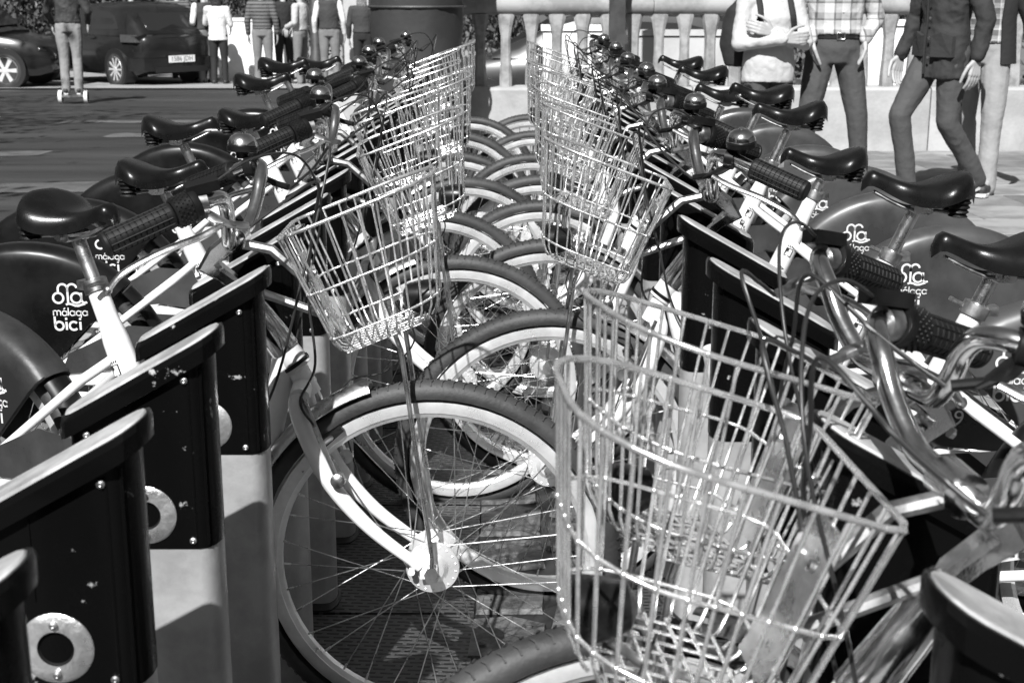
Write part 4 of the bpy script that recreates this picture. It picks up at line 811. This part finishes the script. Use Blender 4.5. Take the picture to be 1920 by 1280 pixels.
# ------------------------------------------------------------------ cars
def car(label, loc, rz, paint='carblack', L=4.05, W_=1.74, Hh=1.47, plate=None, spokes_=10, group=None):
    t = empty('parked_car', label, 'car', (loc[0], loc[1], gz(loc[1]) + loc[2]), rz, group); hw = W_ / 2      # forward +x, origin under the middle of the car
    X = lambda u: (u - .5) * L
    # body: cross sections along the length; u=0 rear
    st_ = [(0., .42, .86, .70), (.02, .30, .93, .84), (.07, .22, .96, .93), (.18, .2, .98, .985), (.35, .2, .97, 1.0), (.55, .2, .955, 1.0), (.70, .2, .94, .985), (.82, .2, .87, .96), (.93, .22, .78, .90), (.985, .28, .68, .78), (1., .36, .56, .62)]
    rg = []
    for u, zb, zt, wf in st_:
        w2 = hw * wf; pts = [(-w2 * .86, zb), (-w2 * .985, zb + .12), (-w2, (zb + zt) * .52), (-w2 * .975, zt - .1), (-w2 * .90, zt - .01), (-w2 * .5, zt + .015), (0, zt + .02)]; pts += [(-x, z) for x, z in reversed(pts[:-1])]
        rg.append([(X(u), y, z) for y, z in pts])
    body = link('body', MB().loft(rg).mesh('body', paint, 40), t)
    # cabin
    cb = [(.015, .95, .74, .93, .70), (.05, 1.12, .80, .95, .74), (.12, Hh - .10, .82, .96, .78), (.22, Hh - .02, .83, .96, .80), (.38, Hh, .83, .96, .81), (.52, Hh - .03, .82, .95, .80), (.60, Hh - .14, .80, .94, .78), (.70, 1.12, .80, .93, .80), (.775, .955, .80, .90, .82)]
    rg = []
    for u, zt, wt, wb_, _ in cb:
        pts = [(-hw * wb_, .90), (-hw * (wb_ * .6 + wt * .4), .90 + (zt - .9) * .45), (-hw * wt, zt - (zt - .9) * .12), (-hw * wt * .8, zt - .005), (0, zt + .012)]; pts += [(-x, z) for x, z in reversed(pts[:-1])]
        rg.append([(X(u), y, z) for y, z in pts])
    roof = link('roof', MB().loft(rg).mesh('roof', paint, 40), t)
    def side_pt(u, z, s_, off=.006):
        for i in range(len(cb) - 1):
            if cb[i][0] <= u <= cb[i + 1][0]:
                f = (u - cb[i][0]) / (cb[i + 1][0] - cb[i][0]); zt = cb[i][1] + (cb[i + 1][1] - cb[i][1]) * f; wt = cb[i][2] + (cb[i + 1][2] - cb[i][2]) * f; wb_ = cb[i][3] + (cb[i + 1][3] - cb[i][3]) * f
        zz = max(0, min(1, (z - .9) / max(.01, (zt - .9)))); k0, k1, k2 = hw * wb_, hw * (wb_ * .6 + wt * .4), hw * wt
        y = k0 + (k1 - k0) * zz / .45 if zz < .45 else k1 + (k2 - k1) * (zz - .45) / .43
        return (X(u), s_ * (y + off), z)
    for s_ in (-1, 1):
        for poly in ([(.16, 1.02), (.20, 1.24), (.255, Hh - .15), (.385, Hh - .13), (.385, .99)], [(.40, .985), (.40, Hh - .13), (.50, Hh - .16), (.58, 1.20), (.66, .99)]):
            vs = [side_pt(u, z, s_) for u, z in poly]; cc = Vector((0, 0, 0))
            link('side_window', MB().add(vs + [(x, y - s_ * .02, z) for x, y, z in vs], [tuple(range(len(vs)))] + [(i, (i + 1) % len(vs), (i + 1) % len(vs) + len(vs), i + len(vs)) for i in range(len(vs))]).mesh('side_window', 'glass', smooth=False), roof)
        hd2 = link('door_handle', MB().box((X(.36), s_ * (hw * .985 + .008), .86), (.17, .03, .03)).mesh('door_handle', paint), body)
        link('mirror', MB().sphere((X(.645), s_ * (hw + .09), 1.0), .085, 8, (.7, 1.1, .8)).mesh('mirror', paint), body)
        # lamps wrap round the rear corners
        b = MB(); b.loft([[(X(u), s_ * y, z) for z in (.80, .86, .93)] + [(X(u) + .03, s_ * (y - .05), z) for z in (.93, .86, .80)] for u, y in ((.012, hw * .60), (.018, hw * .80), (.035, hw * .93), (.08, hw * .97), (.13, hw * .992))]); link('tail_lamp', b.mesh('tail_lamp', 'lamp', 40), body)
        link('headlamp', MB().sphere((X(.94), s_ * hw * .72, .66), .14, 8, (1.0, .9, .55)).mesh('headlamp', 'glass'), body)
    rwv = [(X(.028) - .012, y, z) for y, z in ((-.54, 1.0), (.54, 1.0))] + [(X(.085) - .02, y, z) for y, z in ((.60, Hh - .17), (-.60, Hh - .17))]
    link('rear_window', MB().add(rwv + [(x + .05, y, z) for x, y, z in rwv], [(0, 1, 2, 3), (0, 1, 5, 4), (1, 2, 6, 5), (2, 3, 7, 6), (3, 0, 4, 7)]).mesh('rear_window', 'glass', smooth=False), roof)
    wsv = [(X(.745), y, z) for y, z in ((-.62, 1.03), (.62, 1.03))] + [(X(.625), y, z) for y, z in ((.56, Hh - .13), (-.56, Hh - .13))]
    link('windscreen', MB().add([(x + .012, y, z + .02) for x, y, z in wsv] + [(x - .05, y, z) for x, y, z in wsv], [(0, 1, 2, 3), (0, 1, 5, 4), (1, 2, 6, 5), (2, 3, 7, 6), (3, 0, 4, 7)]).mesh('windscreen', 'glass', smooth=False), roof)
    b = MB(); b.loft([[(X(u) + dx, y, z) for y, z in ((-hw * f, .30), (-hw * f, .52), (hw * f, .52), (hw * f, .30))] for u, dx, f in ((0, -.06, .66), (.012, -.05, .84), (.06, -.02, .985), (.075, 0, 1.01))]); link('bumper', b.mesh('bumper', paint, 40), body)
    link('lower_bumper', MB().box((X(0) - .045, 0, .315), (.05, W_ * .62, .10)).mesh('lower_bumper', 'carplastic'), body)
    pl_ = link('number_plate', MB().box((X(0) - .073, 0, .50), (.012, .54, .12)).mesh('number_plate', 'plate', smooth=False), body)
    if plate: link('plate_lettering', map_mesh(text_mesh(plate, .115), lambda x, y: Vector((X(0) - .0805, -x, .50 + y)), 'ink'), pl_)
    link('rear_badge', MB().lathe([(.05, 0), (.045, .012), (.0001, .016)], 18, (X(.006), 0, .84), (-1, 0, .1)).mesh('rear_badge', 'alu'), body)
    link('roof_aerial', MB().tube([(X(.16), 0, Hh - .03), (X(.10), 0, Hh + .14)], .006, 6).mesh('roof_aerial', 'carplastic'), roof)
    for u in (.185, .805):
        for s_ in (-1, 1):
            c = (X(u), s_ * (hw - .10), .315)
            tw = link('wheel', MB().lathe([(.19, -.10), (.225, -.105), (.30, -.095), (.318, -.06), (.318, .06), (.30, .095), (.225, .105), (.19, .10)], 36, c, (0, 1, 0)).mesh('wheel', 'rubber', 40), t)
            b = MB(); oy = s_ * .098
            b.lathe([(.195, -.004), (.222, .0), (.226, .006), (.222, .01)], 32, (c[0], c[1] + oy, c[2]), (0, s_, 0), cap=False); b.lathe([(.05, 0), (.045, .012), (.0001, .014)], 16, (c[0], c[1] + oy, c[2]), (0, s_, 0))
            for i in range(spokes_):
                a = 2 * math.pi * i / spokes_; wd_ = .02 if spokes_ > 7 else .035; e1 = Vector((math.cos(a), 0, math.sin(a))); e2 = Vector((-math.sin(a), 0, math.cos(a))); c0 = Vector((c[0], c[1] + oy, c[2]))
                vs = [c0 + e1 * r_ + e2 * v_ + Vector((0, s_ * y_, 0)) for y_ in (.006, -.012) for r_, v_ in ((.03, -wd_ * .7), (.205, -wd_), (.205, wd_), (.03, wd_ * .7))]; b.add(vs, [(0, 1, 2, 3), (4, 7, 6, 5), (0, 4, 5, 1), (1, 5, 6, 2), (2, 6, 7, 3), (3, 7, 4, 0)])
            link('alloy_rim', b.mesh('alloy_rim', 'carrim', 30), tw); link('wheel_well', MB().lathe([(.36, -.2), (.36, .028)], 28, (c[0], s_ * (hw - .03), .33), (0, s_, 0)).mesh('wheel_well', 'carplastic', 40), t)
    return t
def place_car(u, s_, wx, wy, rz, L, W_):              # origin such that the wheel at (u, side) touches (wx, wy)
    lx, ly = (u - .5) * L, s_ * (W_ / 2 - .1); c, s2 = math.cos(rz), math.sin(rz); return (wx - (c * lx - s2 * ly), wy - (s2 * lx + c * ly), .02)
rz = R(90 + 46)
car('dark hatchback parked by the pavement, number plate 1586 JDH', place_car(.185, 1, -7.05, 26.0, rz, 4.05, 1.74), rz, 'carblack', plate='1586 JDH', spokes_=10)
rz = R(-2)
car('dark car with six spoke wheels parked behind the hatchback', place_car(.805, -1, -8.7, 24.9, rz, 4.1, 1.76), rz, 'carblack', 4.1, 1.76, 1.62, spokes_=6)
car('dark car parked beyond the balustrade', (1.0, 17.6, -.15), R(176), 'cargrey', 4.3, 1.78, 1.45, spokes_=8)

# ------------------------------------------------------------------ balustrade, walls and street furniture
YB = 13.2; zb0 = gz(YB)
lw = empty('low_wall', 'long low concrete wall under the balustrade', 'wall', (0, YB, zb0))
random.seed(3)
for i in range(9):
    x0 = -1.6 + i * 1.08; b = MB(); pts = [(-.17, 0), (-.17, .55), (-.15, .575), (.15, .575), (.17, .55), (.17, 0)]
    b.loft([[(x0 + e_, y * g_, z) for y, z in pts] for e_, g_ in ((0.004, .96), (.02, 1), (1.055, 1), (1.072, .96))]); link('wall_block', b.mesh('wall_block', 'concrete', 30), lw)
bal = empty('balustrade', 'weathered balustrade with flared balusters and thick round rail', 'balustrade', (0, YB, zb0 + .575))
for i in range(5): link('rail', MB().tube([(-.62 + i * 1.9, 0, .715), (-.62 + i * 1.9 + 1.895, 0, .715)], .08, 16).mesh('rail', 'rail', 40), bal)
blp = MB().loft([[(x * wx * 1.22, y * wy * 1.2, z) for x, y in ((-1, -.6), (-.6, -1), (.6, -1), (1, -.6), (1, .6), (.6, 1), (-.6, 1), (-1, .6))] for z, wx, wy in ((0, .045, .045), (.08, .045, .045), (.3, .036, .036), (.45, .036, .036), (.55, .05, .04), (.62, .064, .044), (.645, .062, .044))]).mesh('baluster', 'baluster', 30)
for i in range(38): o = link('baluster', blp, bal, (-.52 + i * .232, 0, 0)); o.rotation_euler = (0, 0, random.uniform(-.3, .3))
lp2 = empty('lamp_post', 'dark square post standing against the balustrade', 'lamp post', (.93, YB - .30, zb0))
link('shaft', MB().loft([[(x * .068, y * .068, z) for x, y in ((-1, -1), (1, -1), (1, 1), (-1, 1))] for z in (0, 4.2)]).mesh('shaft', 'darkpost', 30), lp2); link('lantern', MB().lathe([(.05, 4.2), (.16, 4.3), (.2, 4.6), (.05, 4.75)], 16).mesh('lantern', 'darkpost'), lp2); link('foot', MB().box((0, 0, .1), (.22, .22, .2)).mesh('foot', 'darkpost'), lp2)
lp = empty('lamp_post', 'round dark lamp post on the far pavement beside the pale hoodie', 'lamp post', (-3.50, 25.9, gz(25.9)))
link('shaft', MB().lathe([(.13, 0), (.13, .5), (.1, .55), (.095, 5)], 20).mesh('shaft', 'darkpost'), lp); link('lantern', MB().lathe([(.05, 5), (.22, 5.1), (.25, 5.5), (.05, 5.7)], 16).mesh('lantern', 'darkpost'), lp)
# a tall wrapped parasol at the end of the balustrade
tb = MB(); n = 40; rg = []
for i in range(26):
    z = 2.7 * i / 25; o_ = []
    for k in range(n):
        a = 2 * math.pi * k / n; r_ = .40 - .03 * math.sin(z * 2.2) + .018 * noise.noise(Vector((math.cos(a) * 1.4, math.sin(a) * 1.4, z * 2.2))) + .012 * noise.noise(Vector((math.cos(a) * 4, math.sin(a) * 4, z * 5 + 3))); r_ *= 1 if z < 2.3 else 1 - (z - 2.3) * .7
        o_.append((r_ * math.cos(a), r_ * .8 * math.sin(a), z))
    rg.append(o_)
tp_ = empty('wrapped_parasol', 'tall bundle wrapped in grey tarpaulin beside the balustrade end', 'parasol', (-.80, 12.3, gz(12.3)))
link('cover', tb.loft(rg).mesh('cover', 'tarp', 60), tp_); link('pole', MB().lathe([(.03, 2.5), (.03, 2.9)], 10).mesh('pole', 'darkpost'), tp_); link('cover_cord', MB().tube([(.405 * math.cos(2 * math.pi * k / 30), .325 * math.sin(2 * math.pi * k / 30), 1.28) for k in range(30)], .012, 6, closed=True).mesh('cover_cord', 'darkpost'), tp_)
def block(name, label, cat, x, y, sx, sy, sz, m, bev=.02):
    o_ = MB(); q = [(-sx / 2, -sy / 2), (sx / 2, -sy / 2), (sx / 2, sy / 2), (-sx / 2, sy / 2)]
    o_.loft([[(a, c, 0) for a, c in q], [(a, c, sz - bev) for a, c in q], [(a * (1 - 2 * bev / sx), c * (1 - 2 * bev / sy), sz) for a, c in q]])
    t = empty(name, label, cat, (x, y, gz(y) + .02)); link('body', o_.mesh('body', m, 30), t); link('coping', MB().box((0, 0, sz + .02), (sx + .04, sy + .04, .05)).mesh('coping', m), t); return t
block('white_planter', 'whitewashed block behind the woman in white', 'planter', -4.98, 27.9, 1.25, .5, 1.12, 'whitewall')
block('white_planter', 'whitewashed block beside the hatchback boot', 'planter', -5.95, 27.5, .4, .5, 1.12, 'whitewall')
block('pillar', 'pale pillar behind the people on the far pavement', 'pillar', -2.9, 27.2, .5, .5, 3.6, 'pillar')
block('white_barrier', 'white barrier block behind the balustrade near the square post', 'barrier', .62, 14.6, .62, .3, 1.05, 'whitewall')
block('white_barrier', 'white barrier block behind the balustrade near the striding man', 'barrier', 3.62, 14.4, 1.0, .3, 1.1, 'whitewall')
block('white_barrier', 'grey barrier block behind the woman with the backpack', 'barrier', 1.75, 14.8, 1.1, .3, 1.0, 'pillar')
# hedge and trees far behind close the view
def tree(label, x, y, h, rad, nleaf, seed):
    random.seed(seed); t = empty('tree', label, 'tree', (x, y, gz(y))); b = MB()
    b.tube([(0, 0, 0), (.05, .02, h * .3), (-.04, .05, h * .55)], [.2, .15, .1], 10)
    for i in range(6): a = i * 1.05; b.tube([(0, 0, h * .35), (math.cos(a) * rad * .4, math.sin(a) * rad * .4, h * .55), (math.cos(a) * rad * .7, math.sin(a) * rad * .7, h * .75)], [.09, .06, .02], 6)
    link('trunk', b.mesh('trunk', 'bark'), t); b = MB(); cl = [(random.gauss(0, .45) * rad, random.gauss(0, .45) * rad, h * random.uniform(.12, 1)) for _ in range(60)]
    for i in range(nleaf):
        c = Vector(random.choice(cl)) + Vector((random.gauss(0, .2), random.gauss(0, .2), random.gauss(0, .2))) * rad; e = Euler((random.uniform(0, 6), random.uniform(0, 6), random.uniform(0, 6))).to_matrix(); s_ = random.uniform(.06, .13)
        b.add([c + e @ Vector(p) * s_ for p in ((-1, 0, 0), (0, -.5, .1), (1, 0, 0), (0, .5, .1))], [(0, 1, 2, 3)])
    link('crown', b.mesh('crown', 'leaf', smooth=False), t)
for i, x in enumerate((-17, -14.2, -11.4, -8.6, -5.8, -3.0, -.2, 2.6, 5.4, 8.4, 11.6)):
    tree('dark evergreen closing the view, %s along the far side' % ('first second third fourth fifth sixth seventh eighth ninth tenth eleventh'.split()[i]), x, 33.5 if x < 0 else 21.5, 5.2, 1.9, 5200, 50 + i)

# ------------------------------------------------------------------ street trees; unseen building fronts added beside and behind the viewpoint to block sky light
for i, (x, y, h_, r_) in enumerate(((-6.6, .4, 6.4, 1.9), (-8.4, 4.4, 7.2, 2.2), (-5.0, -3.6, 6.2, 1.8), (-11.5, 8.0, 7.4, 2.4), (-8.8, 11.0, 7.0, 1.9), (-10.2, 15.0, 7.6, 2.2))):
    tree('street tree beside the road, %s towards the far pavement' % ('first', 'second', 'nearest the added building fronts', 'third', 'fourth', 'fifth')[i], x, y, h_, r_, 3600, 80 + i)
M['facade'] = mat('blocker_facade', .11, .85, 0, .2, .6, .2, 20); M['shutter'] = mat('window_shutter', .06, .6); M['cornice'] = mat('cornice_stone', .26, .8, 0, .2, 3)  # low facade tone keeps the added fronts dark, for deeper shadows
def sky_blocker(label, x, y, rz, Wd, Hh, cols, rows_):  # added out of view to cut sky light and darken shade and reflections
    t = empty('sky_blocker', label, 'sky_blocker', (x, y, 0), rz); b = MB(); q = [(-Wd / 2, 0), (Wd / 2, 0), (Wd / 2, 8), (-Wd / 2, 8)]     # facade looks along -y
    link('wall', MB().loft([[(a, c, -1.2) for a, c in q], [(a, c, Hh) for a, c in q]]).mesh('wall', 'facade', smooth=False), t)
    link('cornice', MB().box((0, -.2, Hh + .15), (Wd + .6, .9, .35)).mesh('cornice', 'cornice', smooth=False), t)
    wm = MB().box((0, 0, 0), (1.2, .12, 2.0)).mesh('window', 'shutter', smooth=False); fm = MB().box((0, -.02, 1.1), (1.5, .2, .14)).box((0, -.05, -1.08), (1.6, .3, .12)).mesh('window_surround', 'cornice', smooth=False)
    for i in range(cols):
        for j in range(rows_):
            wd_ = link('window', wm, t, (-Wd / 2 + (i + .5) * Wd / cols, -.03, 1.9 + j * 3.3)); link('window_surround', fm, wd_)
sky_blocker('long unseen building front added behind the bicycle rack to block sky light', 0, -24, math.pi, 56, 13, 14, 4)
sky_blocker('unseen building front added on the walkway side to block sky light', 27, 2, -math.pi / 2, 50, 14, 12, 4)
sky_blocker('unseen building front added across the road to block sky light', -34, 2, math.pi / 2, 50, 14, 12, 4)
